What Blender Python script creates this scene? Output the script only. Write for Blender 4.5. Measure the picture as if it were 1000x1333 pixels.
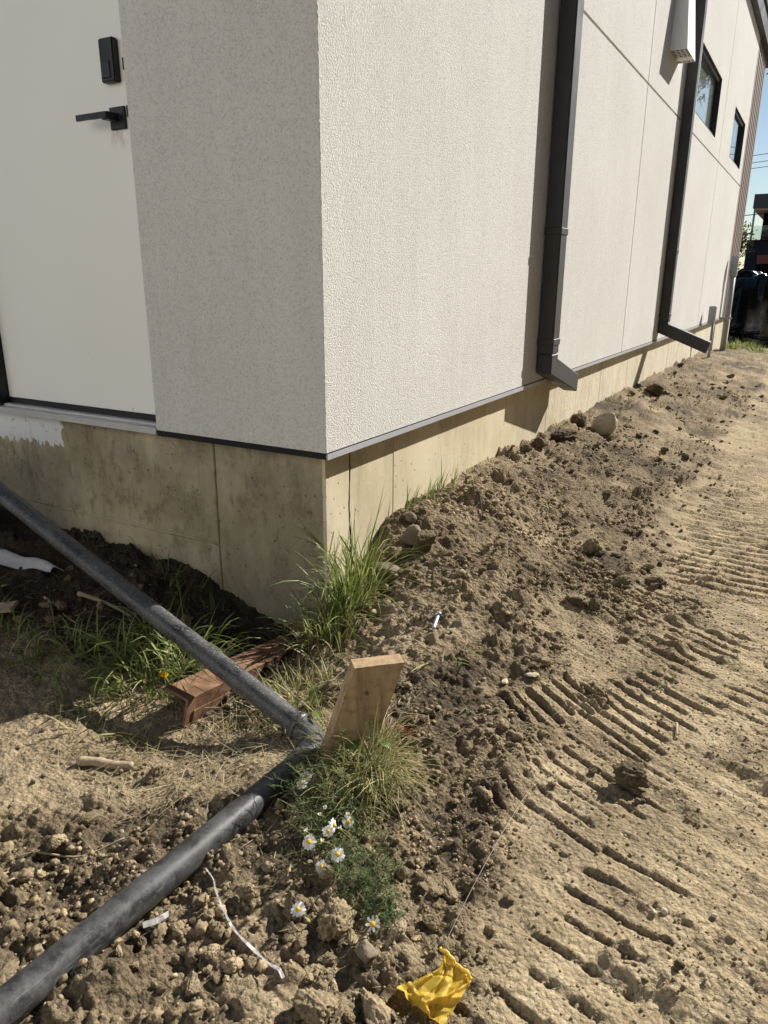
import bpy, bmesh, math, random
import numpy as np
from mathutils import Vector, Matrix

for o in list(bpy.data.objects):
    bpy.data.objects.remove(o)
random.seed(7)
scene = bpy.context.scene
COL = scene.collection
R = math.radians

# ------------------------------------------------------------------ camera, sky, sun, exposure
cam_data = bpy.data.cameras.new('camera')
cam = bpy.data.objects.new('camera', cam_data)
COL.objects.link(cam)
scene.camera = cam
cam_data.sensor_fit = 'VERTICAL'
cam_data.sensor_height = 36.0
cam_data.lens = 956.48 / 1333.0 * 36.0
cam_data.clip_start = 0.02
cam_data.clip_end = 2000.0
_yaw, _pitch, _roll = -0.518785, 0.306514, 0.004312
_f = Vector((math.sin(_yaw) * math.cos(_pitch), math.cos(_yaw) * math.cos(_pitch), -math.sin(_pitch)))
_r = Vector((math.cos(_yaw), -math.sin(_yaw), 0.0))
_u = _r.cross(_f)
_r2 = _r * math.cos(_roll) + _u * math.sin(_roll)
_u2 = -_r * math.sin(_roll) + _u * math.cos(_roll)
cam.matrix_world = Matrix(((_r2.x, _u2.x, -_f.x, 1.3276), (_r2.y, _u2.y, -_f.y, -1.9415),
                           (_r2.z, _u2.z, -_f.z, 0.5467), (0, 0, 0, 1)))

SUN = Vector((1.0, 2.3, 1.65)).normalized()
sun_el = math.asin(SUN.z)
sun_az = math.atan2(SUN.x, SUN.y)
world = bpy.data.worlds.new('World')
scene.world = world
world.use_nodes = True
_nt = world.node_tree
_sky = _nt.nodes.new('ShaderNodeTexSky')
_sky.sky_type = 'NISHITA'
_sky.sun_disc = False
_sky.sun_elevation = sun_el
_sky.sun_rotation = sun_az
_sky.air_density = 1.0
_sky.dust_density = 0.3
_sky.ozone_density = 1.6
_bg = _nt.nodes['Background']
_bg.inputs['Strength'].default_value = 0.05
_nt.links.new(_sky.outputs['Color'], _bg.inputs['Color'])
sun_data = bpy.data.lights.new('sun', 'SUN')
sun_data.energy = 5.0
sun_data.angle = R(0.5)
sun_data.color = (1.0, 0.96, 0.90)
sun = bpy.data.objects.new('sun', sun_data)
COL.objects.link(sun)
sun.rotation_euler = SUN.to_track_quat('Z', 'Y').to_euler()
sun.location = (6, 14, 10)
scene.view_settings.view_transform = 'Standard'
scene.view_settings.look = 'None'
scene.view_settings.gamma = 1.0
scene.view_settings.exposure = 0.84
scene.render.resolution_x = 768
scene.render.resolution_y = 1024

# ------------------------------------------------------------------ terrain height (numpy only)
def hsh(ix, iy, s):
    h = (ix.astype(np.int64) * 374761393 + iy.astype(np.int64) * 668265263 + int(s) * 974634533) & 0x7fffffff
    h = ((h ^ (h >> 13)) * 1274126177) & 0x7fffffff
    h = ((h ^ (h >> 16)) * 1911520717) & 0x7fffffff
    return ((h ^ (h >> 15)) & 0xffff) / 65535.0

def vnoise(x, y, s=0):
    xi = np.floor(x); yi = np.floor(y)
    fx = x - xi; fy = y - yi
    fx = fx * fx * fx * (fx * (fx * 6 - 15) + 10); fy = fy * fy * fy * (fy * (fy * 6 - 15) + 10)
    a = hsh(xi, yi, s); b = hsh(xi + 1, yi, s); c = hsh(xi, yi + 1, s); d = hsh(xi + 1, yi + 1, s)
    return (a + (b - a) * fx + (c - a) * fy + (a - b - c + d) * fx * fy) * 2 - 1

def fbm(x, y, f, oc=4, s=0, g=0.5):
    t = 0; a = 1.0; n = 0
    for i in range(oc):
        ca, sa = math.cos(i * 1.1 + 0.4), math.sin(i * 1.1 + 0.4)
        t = t + a * vnoise((x * ca - y * sa) * f + 17.3 * i, (x * sa + y * ca) * f - 9.1 * i, s + i * 13)
        n += a; a *= g; f *= 2.03
    return t / n

def clodnoise(x, y, cell, s, prob=0.7, rmax=0.62):
    xi = np.floor(x / cell); yi = np.floor(y / cell)
    best = np.zeros_like(x)
    wx = x + 0.18 * cell * vnoise(x / cell * 2.7, y / cell * 2.7, s + 71)
    wy = y + 0.18 * cell * vnoise(x / cell * 2.7 + 31, y / cell * 2.7, s + 72)
    for dx in (-1, 0, 1):
        for dy in (-1, 0, 1):
            cx = xi + dx; cy = yi + dy
            px = (cx + 0.15 + 0.7 * hsh(cx, cy, s)) * cell
            py = (cy + 0.15 + 0.7 * hsh(cx, cy, s + 1)) * cell
            r = cell * (0.22 + (rmax - 0.22) * hsh(cx, cy, s + 2) ** 2)
            on = hsh(cx, cy, s + 3) < prob
            d2 = ((wx - px) ** 2 + (wy - py) ** 2) / (r * r)
            h = np.where(on & (d2 < 1), np.sqrt(np.maximum(0, 1 - d2)) * r, 0)
            best = np.maximum(best, h)
    return best

def sstep(a, b, x):
    t = np.clip((x - a) / (b - a), 0, 1)   # a > b gives the falling step
    return t * t * (3 - 2 * t)

CTRL = np.array([
 (-.04,.45,-.405),(-.04,1.0,-.372),(-.04,1.48,-.352),(-.04,2.2,-.362),(-.04,3.5,-.375),(-.04,5,-.385),(-.04,7,-.40),(-.04,9.2,-.44),(-.04,11,-.52),
 (.3,.45,-.455),(.3,1.0,-.45),(.3,1.5,-.445),(.3,2.5,-.455),(.3,4,-.46),(.3,7,-.47),(.3,9,-.49),
 (.62,.2,-.565),(.62,1,-.565),(.62,2.4,-.57),(.62,4,-.56),(.62,7,-.55),(.6,10,-.55),
 (.95,-1.1,-.61),(.95,-.4,-.61),(.95,.5,-.61),(.95,2.4,-.615),(.95,5,-.60),(.95,9,-.58),
 (1.6,-1.2,-.62),(1.6,0,-.62),(1.6,2,-.62),(1.6,6,-.61),(2.6,-1,-.62),(2.6,3,-.62),(2.6,9,-.6),(.3,14,-.62),(3,15,-.62),(-2,15,-.62),
 (.06,-.03,-.60),(.08,.2,-.52),(.0,-.14,-.64),(-.15,-.12,-.79),(-.3,-.08,-.74),(-.25,-.25,-.73),(-.49,0,-.64),(-.9,0,-.565),(-1.4,0,-.565),(-1.25,-.35,-.525),(-1.85,-.42,-.50),(-2.6,-.4,-.5),
 (-.5,-.35,-.64),(-.85,-.35,-.555),(-.55,-.75,-.61),(-.2,-.35,-.66),(0,-.55,-.66),(.15,-.35,-.62),(.28,-.15,-.56),(.42,-.05,-.535),(.40,-.45,-.555),(.42,-.7,-.565),(.5,-.9,-.585),
 (.2,-.9,-.61),(-.2,-.95,-.615),(.05,-1.3,-.59),(.35,-1.2,-.585),(.6,-1.25,-.60),(-.6,-1.3,-.6),(-2,-2.5,-.6),(.5,-2.5,-.62),(2.5,-3,-.62),(-2.5,-1.2,-.5),
])
def _tps(r2):
    return np.where(r2 > 1e-12, 0.5 * r2 * np.log(np.maximum(r2, 1e-12)), 0)
def _fit():
    n = len(CTRL); X = CTRL[:, :2]; s = np.array([1.0, 0.55])
    D = (((X[:, None] - X[None]) * s) ** 2).sum(-1)
    A = np.zeros((n + 3, n + 3)); A[:n, :n] = _tps(D) + np.eye(n) * 0.004
    A[:n, n] = 1; A[:n, n + 1:] = X; A[n, :n] = 1; A[n + 1:, :n] = X.T
    b = np.zeros(n + 3); b[:n] = CTRL[:, 2]
    return np.linalg.solve(A, b)
_W = _fit()
def _base_exact(x, y):
    z = _W[-3] + _W[-2] * x + _W[-1] * y
    for i in range(len(CTRL)):
        z = z + _W[i] * _tps((x - CTRL[i, 0]) ** 2 + ((y - CTRL[i, 1]) * 0.55) ** 2)
    far = np.maximum(np.maximum(np.abs(x - 0.3) - 2.4, 0), np.maximum(y - 13, -1.8 - y))
    w = sstep(0.0, 2.5, far)
    return z * (1 - w) + (-0.62) * w

_bx = np.arange(-5.2, 5.61, .04); _by = np.arange(-4.8, 16.01, .04)
_BX, _BY = np.meshgrid(_bx, _by)
_BZ = _base_exact(_BX, _BY)
def base_height(x, y):
    """smooth landform, read from a 4 cm table"""
    fx = np.clip((np.asarray(x, float) + 5.2) / .04, 0, len(_bx) - 1.001); fy = np.clip((np.asarray(y, float) + 4.8) / .04, 0, len(_by) - 1.001)
    i = fx.astype(int); j = fy.astype(int); u = fx - i; v = fy - j
    return (_BZ[j, i] * (1 - u) + _BZ[j, i + 1] * u) * (1 - v) + (_BZ[j + 1, i] * (1 - u) + _BZ[j + 1, i + 1] * u) * v

def track_edge(y):
    return np.interp(y, [-3, -1.2, -.8, -.45, -.1, .3, .9, 2.4, 5, 9], [1.06, 1.02, .98, .86, .74, .72, .70, .80, .86, .9])

# lug imprint fields: centre x, y, half length along the groove, half extent across, groove angle, pitch, depth, recess share, seed, wear
LUGS = [
 (1.112, -1.00, .098, .54, -11.5, .072, .0110, .19, 1, .75),
 (1.00, -.42, .140, .23, -20.0, .058, .0100, .24, 2, .60),
 (.84, -.13, .085, .19, -31.0, .054, .0190, .40, 3, .40),
 (1.05, .03, .150, .22, -26.0, .054, .0150, .36, 4, .40),
 (1.12, .50, .15, .22, -24.0, .056, .0130, .36, 9, .40),
 (.93, .72, .13, .30, -23.0, .056, .0100, .32, 5, .25),
 (1.42, .30, .13, .34, -22.0, .056, .0080, .30, 8, .20),
 (1.12, 2.35, .27, 1.45, 1.5, .070, .0170, .40, 6, .80),
 (1.20, 5.4, .27, 1.7, 3.0, .08, .0170, .42, 7, .8),
]
def ground(x, y, fine=True):
    """returns height, looseness 0..1, dampness 0..1"""
    x = np.asarray(x, float); y = np.asarray(y, float)
    z = base_height(x, y)
    n1 = fbm(x, y, 3.1, 3, 5)
    loose = 1 - sstep(-.07, .07, x - track_edge(y) + .12 * n1 + .07 * fbm(x, y, 13, 3, 8))
    leftpad = sstep(-.1, .1, -.62 - y + .08 * n1) * sstep(-.1, .1, .20 - x - (-.95 - y) * 1.1)   # trodden soil left of the pipe
    loose = loose * (1 - .64 * leftpad)
    berm2 = np.exp(-((x - .79) / .08) ** 2 - ((y - .90) / .5) ** 2)      # churned crumbs between slope and tracks
    loose = np.clip(loose + .8 * berm2, 0, 1)
    bare = sstep(.10, .45, fbm(x, y, 2.9, 4, 44))                       # smeared smooth patches on the slope
    loose = loose * (1 - .60 * bare * sstep(.15, .3, x) * sstep(-.7, -.4, y))
    patch = sstep(.12, .42, fbm(x, y, 4.6, 4, 47, .6)) * sstep(.5, .8, x)            # crumbs dropped on the driven part
    loose = np.maximum(loose, .38 * patch)
    far = sstep(9, 16, np.hypot(x - .5, y + .5))
    z = z + (.007 + .036 * loose) * fbm(x, y, 4.3, 5, 21, .58) * (1 - .5 * far)
    z = z + loose * .020 * (1 - np.abs(fbm(x, y, 7.0, 4, 33, .6))) * (1 - far)
    rg = .55 + .9 * np.clip(fbm(x, y, 9, 3, 34) + .35, 0, 1)
    c1 = clodnoise(x, y, .11, 101, .34) * (.7 + .7 * fbm(x, y, 38, 4, 111, .72))
    c2 = clodnoise(x, y, .042, 202, .50) * (.75 + .5 * fbm(x, y, 70, 2, 112, .7))
    c3 = clodnoise(x, y, .021, 303, .62)
    c4 = clodnoise(x, y, .0125, 404, .7)
    z = z + loose * rg * (.80 * c1 + .75 * c2 + .60 * c3 + .7 * c4) * (1 - far) + (1 - loose) * (.16 * c4 + .10 * c3 + .03 * c2)
    z = z + (.0022 + .0060 * loose) * fbm(x, y, 48, 4, 55, .65)
    # shallow dragged lines on the trodden part
    z = z + (1 - loose) * (.0035 * vnoise((x * .35 + y * .94) * 16 + .6 * n1, (x * .94 - y * .35) * 2.2, 61) + .0022 * vnoise((x * .38 + y * .92) * 60 + .9 * n1, (x * .92 - y * .38) * 6, 62))
    lug = np.zeros_like(z); inlug = np.zeros_like(z)
    jag = fbm(x, y, 34, 4, 420, .7)
    for (cx, cy, hl, hw, ang, pitch, dep, share, s, wear) in LUGS:
        a = math.radians(ang); ux, uy = math.cos(a), math.sin(a)
        t = (x - cx) * ux + (y - cy) * uy
        q = -(x - cx) * uy + (y - cy) * ux
        q = q + .005 * fbm(x, y, 5, 2, 400 + s) + .0045 * jag
        ed = .05 * fbm(x, y, 11, 3, 410 + s)
        idx = np.floor(q / pitch)
        shift = .35 * hl * (hsh(idx, idx * 0 + s, 6) - .5)
        lend = hl * (.72 + .45 * hsh(idx, idx * 0 + s, 5))
        m = (1 - sstep(lend * .80, lend + .006, np.abs(t + shift) + ed * .7)) * (1 - sstep(hw * .8, hw, np.abs(q) + ed))
        if np.max(m) <= 0:
            continue
        ph = q / pitch - idx
        dd = np.abs(ph - .5)
        g = 1 - sstep(share * .5 - .055, share * .5 + .035, dd + .11 * jag + .09 * fbm(x, y, 18, 3, 440 + s))
        ridge = np.exp(-((ph - .5 - share * .66) / .09) ** 2) * (.6 + .8 * jag)
        keep = np.clip(sstep(-.40, .12, fbm(x, y, 9.0, 4, 430 + s, .65) + wear + .30 * (hsh(idx, idx * 0, 9 + s) - .5)), 0, 1)
        keep = keep * (.45 + .55 * sstep(-.45, -.10, fbm(x, y, 15, 3, 450 + s, .65)))
        lug = lug - m * keep * dep * g + m * keep * dep * .45 * ridge
        inlug = np.maximum(inlug, m * keep * g)
    ground.lug = inlug
    z = z + lug + inlug * (.70 * c4 + .30 * c3 + .003 * jag)
    damp = np.clip(.62 * loose + .60 * fbm(x, y, 2.7, 4, 77) + .40 * fbm(x, y, 11, 4, 78, .65) + .35 * inlug, 0, 1)  # lug recesses get the darker tone too
    damp = np.clip(damp + .9 * np.exp(-((x - .80) / .16) ** 2 - ((y - .95) / .5) ** 2) * (.5 + .5 * fbm(x, y, 6, 2, 79)), 0, 1)
    damp = np.clip(damp + .75 * sstep(.15, -.05, x) * sstep(-.75, -.5, y) * sstep(.16, .04, y), 0, 1.25)      # freshly dug heap by the door side: damp tone plus its shade painted in
    return z, loose, damp

def gz(x, y):
    return float(ground(np.array([x]), np.array([y]))[0][0])

from mathutils import noise as mnoise
# ------------------------------------------------------------------ helpers: objects
def tag(o, label=None, cat=None, group=None, kind=None):
    if label: o['label'] = label
    if cat: o['category'] = cat
    if group: o['group'] = group
    if kind: o['kind'] = kind
    return o

def empty(name, loc=(0, 0, 0)):
    o = bpy.data.objects.new(name, None)
    o.empty_display_size = 0.05
    o.location = loc
    COL.objects.link(o)
    return o

def link(name, me, mat=None, parent=None):
    o = bpy.data.objects.new(name, me)
    if mat is not None and len(me.materials) == 0:
        me.materials.append(mat)
    COL.objects.link(o)
    if parent is not None:
        o.parent = parent
        o.matrix_parent_inverse = Matrix.Translation(-parent.location)
    return o

def mesh(name, v, f, mat=None, parent=None, smooth=False):
    me = bpy.data.meshes.new(name)
    me.from_pydata([tuple(p) for p in v], [], [tuple(q) for q in f])
    me.update()
    if smooth:
        me.polygons.foreach_set('use_smooth', [True] * len(me.polygons))
    return link(name, me, mat, parent)

def bm_obj(name, bm, mat, parent=None, smooth=False):
    bmesh.ops.recalc_face_normals(bm, faces=bm.faces)
    me = bpy.data.meshes.new(name)
    bm.to_mesh(me); bm.free()
    if smooth:
        me.polygons.foreach_set('use_smooth', [True] * len(me.polygons))
    return link(name, me, mat, parent)

def bm_box(bm, x, y, z):
    vs = [bm.verts.new((a, b, c)) for a in x for b in y for c in z]
    for q in ((0, 1, 3, 2), (4, 6, 7, 5), (0, 4, 5, 1), (2, 3, 7, 6), (0, 2, 6, 4), (1, 5, 7, 3)):
        bm.faces.new([vs[i] for i in q])

def box(name, x, y, z, mat, parent=None, bev=0.0, seg=1):
    bm = bmesh.new()
    bm_box(bm, sorted(x), sorted(y), sorted(z))
    if bev > 0:
        bmesh.ops.bevel(bm, geom=bm.edges[:], offset=bev, segments=seg, affect='EDGES')
    return bm_obj(name, bm, mat, parent)

def prism(name, poly, lo, hi, axis, mat, parent=None, bev=0.0):
    """polygon extruded along a world axis; poly holds the two other coordinates in xyz order"""
    bm = bmesh.new()
    def P(p, t):
        c = list(p); c.insert(axis, t); return c
    a = [bm.verts.new(P(p, lo)) for p in poly]
    b = [bm.verts.new(P(p, hi)) for p in poly]
    bm.faces.new(a); bm.faces.new(b[::-1])
    n = len(poly)
    for i in range(n):
        bm.faces.new((a[i], b[i], b[(i + 1) % n], a[(i + 1) % n]))
    bmesh.ops.recalc_face_normals(bm, faces=bm.faces)
    if bev > 0:
        bmesh.ops.bevel(bm, geom=bm.edges[:], offset=bev, segments=1, affect='EDGES')
    return bm_obj(name, bm, mat, parent)

def tube_data(pts, rad, seg=12, v0=0):
    pts = [Vector(p) for p in pts]
    rads = rad if hasattr(rad, '__len__') else [rad] * len(pts)
    V, F = [], []
    up = Vector((0.13, 0.21, 0.97)).normalized()
    for i, p in enumerate(pts):
        t = (pts[min(i + 1, len(pts) - 1)] - pts[max(i - 1, 0)]).normalized()
        s = t.cross(up)
        if s.length < 1e-4: s = t.cross(Vector((1, 0, 0)))
        s.normalize(); u = s.cross(t)
        for k in range(seg):
            a = 2 * math.pi * k / seg
            V.append(p + (s * math.cos(a) + u * math.sin(a)) * rads[i])
    for i in range(len(pts) - 1):
        for k in range(seg):
            a = v0 + i * seg + k; b = v0 + i * seg + (k + 1) % seg
            F.append((a, b, b + seg, a + seg))
    F.append(tuple(v0 + k for k in range(seg))[::-1])
    F.append(tuple(v0 + (len(pts) - 1) * seg + k for k in range(seg)))
    return V, F

def tube(name, pts, rad, mat, parent=None, seg=12):
    V, F = tube_data(pts, rad, seg)
    return mesh(name, V, F, mat, parent, smooth=True)

# ------------------------------------------------------------------ helpers: node materials
class Mat:
    def __init__(s, name, rough=0.8, spec=0.3):
        s.m = bpy.data.materials.new(name); s.m.use_nodes = True
        s.nt = s.m.node_tree; s.b = s.nt.nodes['Principled BSDF']
        s.b.inputs['Roughness'].default_value = rough
        s.b.inputs['Specular IOR Level'].default_value = spec
        s._pos = None
    def n(s, t, **kw):
        nd = s.nt.nodes.new('ShaderNode' + t)
        for k, v in kw.items(): setattr(nd, k, v)
        return nd
    def l(s, a, b): s.nt.links.new(a, b)
    def pos(s):
        if s._pos is None:
            s._pos = s.n('NewGeometry').outputs['Position']
        return s._pos
    def scaled(s, v, vec=None):
        m = s.n('VectorMath', operation='MULTIPLY'); s.l(vec or s.pos(), m.inputs[0]); m.inputs[1].default_value = v
        return m.outputs[0]
    def noise(s, scale, detail=3, rough=.55, vec=None, dist=0):
        t = s.n('TexNoise'); s.l(vec or s.pos(), t.inputs['Vector'])
        t.inputs['Scale'].default_value = scale; t.inputs['Detail'].default_value = detail
        t.inputs['Roughness'].default_value = rough; t.inputs['Distortion'].default_value = dist
        return t.outputs['Fac']
    def voro(s, scale, vec=None, feature='F1', out='Distance', rnd=1.0):
        t = s.n('TexVoronoi', feature=feature); s.l(vec or s.pos(), t.inputs['Vector'])
        t.inputs['Scale'].default_value = scale; t.inputs['Randomness'].default_value = rnd
        return t.outputs[out]
    def ramp(s, fac, stops, interp='LINEAR'):
        r = s.n('ValToRGB'); r.color_ramp.interpolation = interp
        el = r.color_ramp.elements
        while len(el) < len(stops): el.new(0.5)
        for e, (p, c) in zip(el, stops):
            e.position = p
            e.color = (c, c, c, 1) if not hasattr(c, '__len__') else (*c, 1)
        s.l(fac, r.inputs[0]); return r.outputs[0]
    def mix(s, fac, a, b, mode='MIX'):
        m = s.n('MixRGB', blend_type=mode)
        for i, v in ((0, fac), (1, a), (2, b)):
            if isinstance(v, (int, float)): m.inputs[i].default_value = v if i == 0 else (v, v, v, 1)
            elif isinstance(v, tuple): m.inputs[i].default_value = (*v, 1)
            else: s.l(v, m.inputs[i])
        return m.outputs[0]
    def math(s, op, a, b=0.5, clamp=False):
        m = s.n('Math', operation=op, use_clamp=clamp)
        for i, v in ((0, a), (1, b)):
            if isinstance(v, (int, float)): m.inputs[i].default_value = v
            else: s.l(v, m.inputs[i])
        return m.outputs[0]
    def sep(s, vec=None):
        x = s.n('SeparateXYZ'); s.l(vec or s.pos(), x.inputs[0]); return x.outputs
    def attr(s, name, out='Color'):
        a = s.n('Attribute', attribute_name=name); return a.outputs[out]
    def color(s, c):
        if isinstance(c, tuple): s.b.inputs['Base Color'].default_value = (*c, 1)
        else: s.l(c, s.b.inputs['Base Color'])
        return s
    def rough(s, r):
        if isinstance(r, (int, float)): s.b.inputs['Roughness'].default_value = r
        else: s.l(r, s.b.inputs['Roughness'])
        return s
    def bump(s, h, strength=.5, dist=.002):
        b = s.n('Bump'); b.inputs['Strength'].default_value = strength; b.inputs['Distance'].default_value = dist
        s.l(h, b.inputs['Height'])
        if s.b.inputs['Normal'].is_linked: s.l(s.b.inputs['Normal'].links[0].from_socket, b.inputs['Normal'])
        s.l(b.outputs[0], s.b.inputs['Normal']); return s

def M_stucco():
    s = Mat('stucco', .93, .12)
    g = s.noise(300, 2, .6); cells = s.voro(200, out='Color'); dist = s.voro(200)
    tint = s.ramp(s.noise(1.1, 4, .6), [(.3, (.640, .622, .575)), (.7, (.700, .685, .640))])
    streak = s.ramp(s.noise(3.0, 4, .6, s.scaled((5, 5, .35))), [(.35, .95), (.7, 1.0)])
    c = s.mix(1, tint, streak, 'MULTIPLY')
    c = s.mix(1, c, s.ramp(cells, [(0.0, .72), (.35, .96), (1.0, 1.08)]), 'MULTIPLY')
    c = s.mix(1, c, s.ramp(g, [(.30, .74), (.45, 1.0), (.8, 1.05)]), 'MULTIPLY')
    s.color(c)
    s.bump(s.noise(7, 2), .2, .004)
    s.bump(s.math('ADD', s.math('MULTIPLY', g, .8), s.math('MULTIPLY', dist, -.9)), .5, .0036)
    return s.m

def M_concrete(name='concrete', shade_blotch=0.0):
    s = Mat(name, .88, .25)
    x, y, z = s.sep()
    c = s.ramp(s.noise(2.2, 5, .62), [(.28, (.50, .42, .275)), (.5, (.615, .53, .365)), (.72, (.68, .60, .435))])
    c = s.mix(s.ramp(s.noise(6.5, 5, .7, s.scaled((1, 1, .45))), [(.45, 0.0), (.75, .55)]), c, (.37, .30, .175))
    if shade_blotch:      # form-oil blotches and grime by the door, darkened further as painted shade
        c = s.mix(s.ramp(s.noise(1.9, 6, .68, s.scaled((1, 1, .8))), [(.36, .25 * shade_blotch), (.62, shade_blotch)]), c, (.20, .172, .115))
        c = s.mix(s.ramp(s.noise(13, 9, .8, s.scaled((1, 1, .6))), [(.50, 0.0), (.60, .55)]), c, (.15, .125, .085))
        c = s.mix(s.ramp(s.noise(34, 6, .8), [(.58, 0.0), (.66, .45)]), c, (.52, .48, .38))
    # pale efflorescence near the soil along the far stretch
    eff = s.math('MULTIPLY', s.ramp(s.noise(20, 5, .75, s.scaled((1, 1, .4))), [(.47, 0.0), (.60, 1.0)]),
                 s.math('MULTIPLY', s.ramp(z, [(0.0, 1.0), (1.0, 1.0)]), s.ramp(s.math('MULTIPLY', y, .2), [(.38, 0.0), (.6, .75)])))
    c = s.mix(eff, c, (.66, .63, .54))
    # vertical dark stains that start below the sill
    st = s.ramp(s.noise(14, 4, .7, s.scaled((1, 1, .12))), [(.55, 0.0), (.72, .6)])
    c = s.mix(s.math('MULTIPLY', st, s.ramp(s.math('ADD', z, .5), [(.0, .15), (.5, .8)])), c, (.20, .175, .12))
    # air holes
    hol = s.ramp(s.voro(26), [(.0, 1.0), (.085, 1.0), (.115, 0.0)])
    holm = s.math('MULTIPLY', hol, s.ramp(s.noise(3.7, 2), [(.44, 0.0), (.50, 1.0)]))
    hol2 = s.ramp(s.voro(85), [(.0, 1.0), (.13, 1.0), (.18, 0.0)])
    hol2 = s.math('MULTIPLY', hol2, s.ramp(s.noise(7.7, 3), [(.52, 0.0), (.62, 1.0)]))
    hh = s.math('MAXIMUM', holm, hol2)
    c = s.mix(s.math('MULTIPLY', hh, .75), c, (.10, .08, .05))
    # whitewash patch under the door sill
    e = s.math('ADD', x, s.math('MULTIPLY', s.math('SUBTRACT', s.noise(22, 4, .7), .5), .10))
    ez = s.math('ADD', z, s.math('MULTIPLY', s.math('SUBTRACT', s.noise(28, 5, .75, s.scaled((1, 1, .5))), .5), .16))
    pm = s.math('MULTIPLY', s.math('LESS_THAN', e, -1.405), s.math('GREATER_THAN', s.math('ADD', ez, s.math('MULTIPLY', s.math('ADD', x, 1.41), -.03)), -.138))
    worn = s.ramp(s.noise(40, 3, .6), [(.30, .35), (.38, 1.0)])
    c = s.mix(s.math('MULTIPLY', pm, worn), c, (.74, .76, .77))
    s.color(c)
    s.bump(s.noise(70, 4, .65), .25, .002)
    s.bump(s.math('MULTIPLY', hh, -1), .8, .006)
    s.bump(eff, .5, .003)
    return s.m

def M_simple(name, col, rough=.6, spec=.4, var=.15, scale=8, metal=0, bump=0, bscale=120):
    s = Mat(name, rough, spec)
    s.b.inputs['Metallic'].default_value = metal
    f = s.ramp(s.noise(scale, 5, .65), [(.25, 1 - var), (.75, 1 + var)])
    s.color(s.mix(1, col, f, 'MULTIPLY'))
    s.rough(s.ramp(s.noise(scale * 2.3, 4), [(.3, max(rough - .12, .03)), (.7, min(rough + .12, 1))]))
    if bump: s.bump(s.noise(bscale, 3), bump, .002)
    return s.m

def M_door():
    s = Mat('door_paint', .45, .4)
    x, y, z = s.sep()
    c = s.ramp(s.noise(1.4, 3), [(.3, (.83, .81, .745)), (.7, (.86, .845, .785))])
    spot = s.ramp(s.voro(9, s.scaled((1, 1, .45))), [(0.0, 1.0), (.018, 1.0), (.028, 0.0)])
    spot = s.math('MULTIPLY', spot, s.ramp(s.noise(2.6, 2), [(.5, 0.0), (.55, .8)]))
    c = s.mix(spot, c, (.16, .13, .09))
    # brown smudge below the lever
    dx = s.math('MULTIPLY', s.math('ADD', x, .885), 16); dz = s.math('MULTIPLY', s.math('SUBTRACT', z, 1.02), 20)
    d = s.math('ADD', s.math('MULTIPLY', dx, dx), s.math('MULTIPLY', dz, dz))
    sm = s.math('MULTIPLY', s.ramp(d, [(0.0, .85), (1.0, 0.0)]), s.ramp(s.noise(55, 4, .7, s.scaled((1, 1, .3))), [(.42, .0), (.66, .8)]))
    c = s.mix(sm, c, (.30, .20, .12))
    s.color(c); s.bump(s.noise(300, 2), .06, .0006)
    return s.m

def soil_color(s, damp=None):
    """colour of dug loam: pale where trodden and dry, browner where loose, damp or painted as heap shade"""
    a = s.ramp(s.noise(7, 6, .68), [(.28, (.222, .170, .101)), (.5, (.322, .252, .155)), (.74, (.415, .334, .214))])
    b = s.ramp(s.noise(11, 6, .7), [(.28, (.085, .063, .039)), (.5, (.140, .106, .066)), (.75, (.218, .167, .105))])
    f = s.ramp(s.noise(3.3, 4, .6), [(.35, 0.15), (.65, .75)]) if damp is None else damp
    c = s.mix(f, a, b)
    if damp is not None:
        c = s.mix(s.ramp(s.math('SUBTRACT', damp, .75), [(.0, 0.0), (.5, .85)]), c, (.050, .040, .029))  # near-black tone for the wettest soil and the heap's painted shade
    g = s.ramp(s.noise(230, 3, .75), [(.28, .50), (.47, 1.0), (.75, 1.32)])
    c = s.mix(1, c, g, 'MULTIPLY')
    gr = s.ramp(s.voro(120, out='Color'), [(0.0, .74), (.5, 1.0), (1.0, 1.20)])
    return s.mix(1, c, gr, 'MULTIPLY')

def M_soil():
    s = Mat('soil', .96, .12)
    d = s.attr('damp', 'Fac')  # mask of damp soil, with the heap's shade added in
    s.color(soil_color(s, d))
    lo = s.attr('loose', 'Fac')
    crumbs = s.math('ADD', s.noise(130, 4, .7), s.math('MULTIPLY', s.voro(95), -.9))
    s.bump(s.noise(38, 5, .7), .7, .008)
    s.bump(s.math('MULTIPLY', crumbs, s.math('ADD', s.math('MULTIPLY', lo, .6), .5)), .9, .0085)
    return s.m

def M_clod(name='soil_clod', tone=1.0, damp=None):
    s = Mat(name, .96, .1)
    oi = s.n('ObjectInfo').outputs['Random']
    r = s.ramp(oi, [(0, .62 * tone), (1, 1.30 * tone)])
    s.color(s.mix(1, soil_color(s, damp), r, 'MULTIPLY'))
    s.bump(s.noise(45, 4, .7), .6, .006)
    s.bump(s.noise(190, 3, .7), .7, .003)
    return s.m

def M_pebbles():
    s = Mat('soil_crumbs', .95, .12)
    v = s.attr('tone', 'Fac')
    s.color(s.mix(1, soil_color(s), s.ramp(v, [(0, .62), (.55, 1.0), (.92, 1.22), (1, (1.65, 1.6, 1.5))]), 'MULTIPLY'))
    s.bump(s.noise(260, 3, .7), .5, .002)
    return s.m

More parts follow.
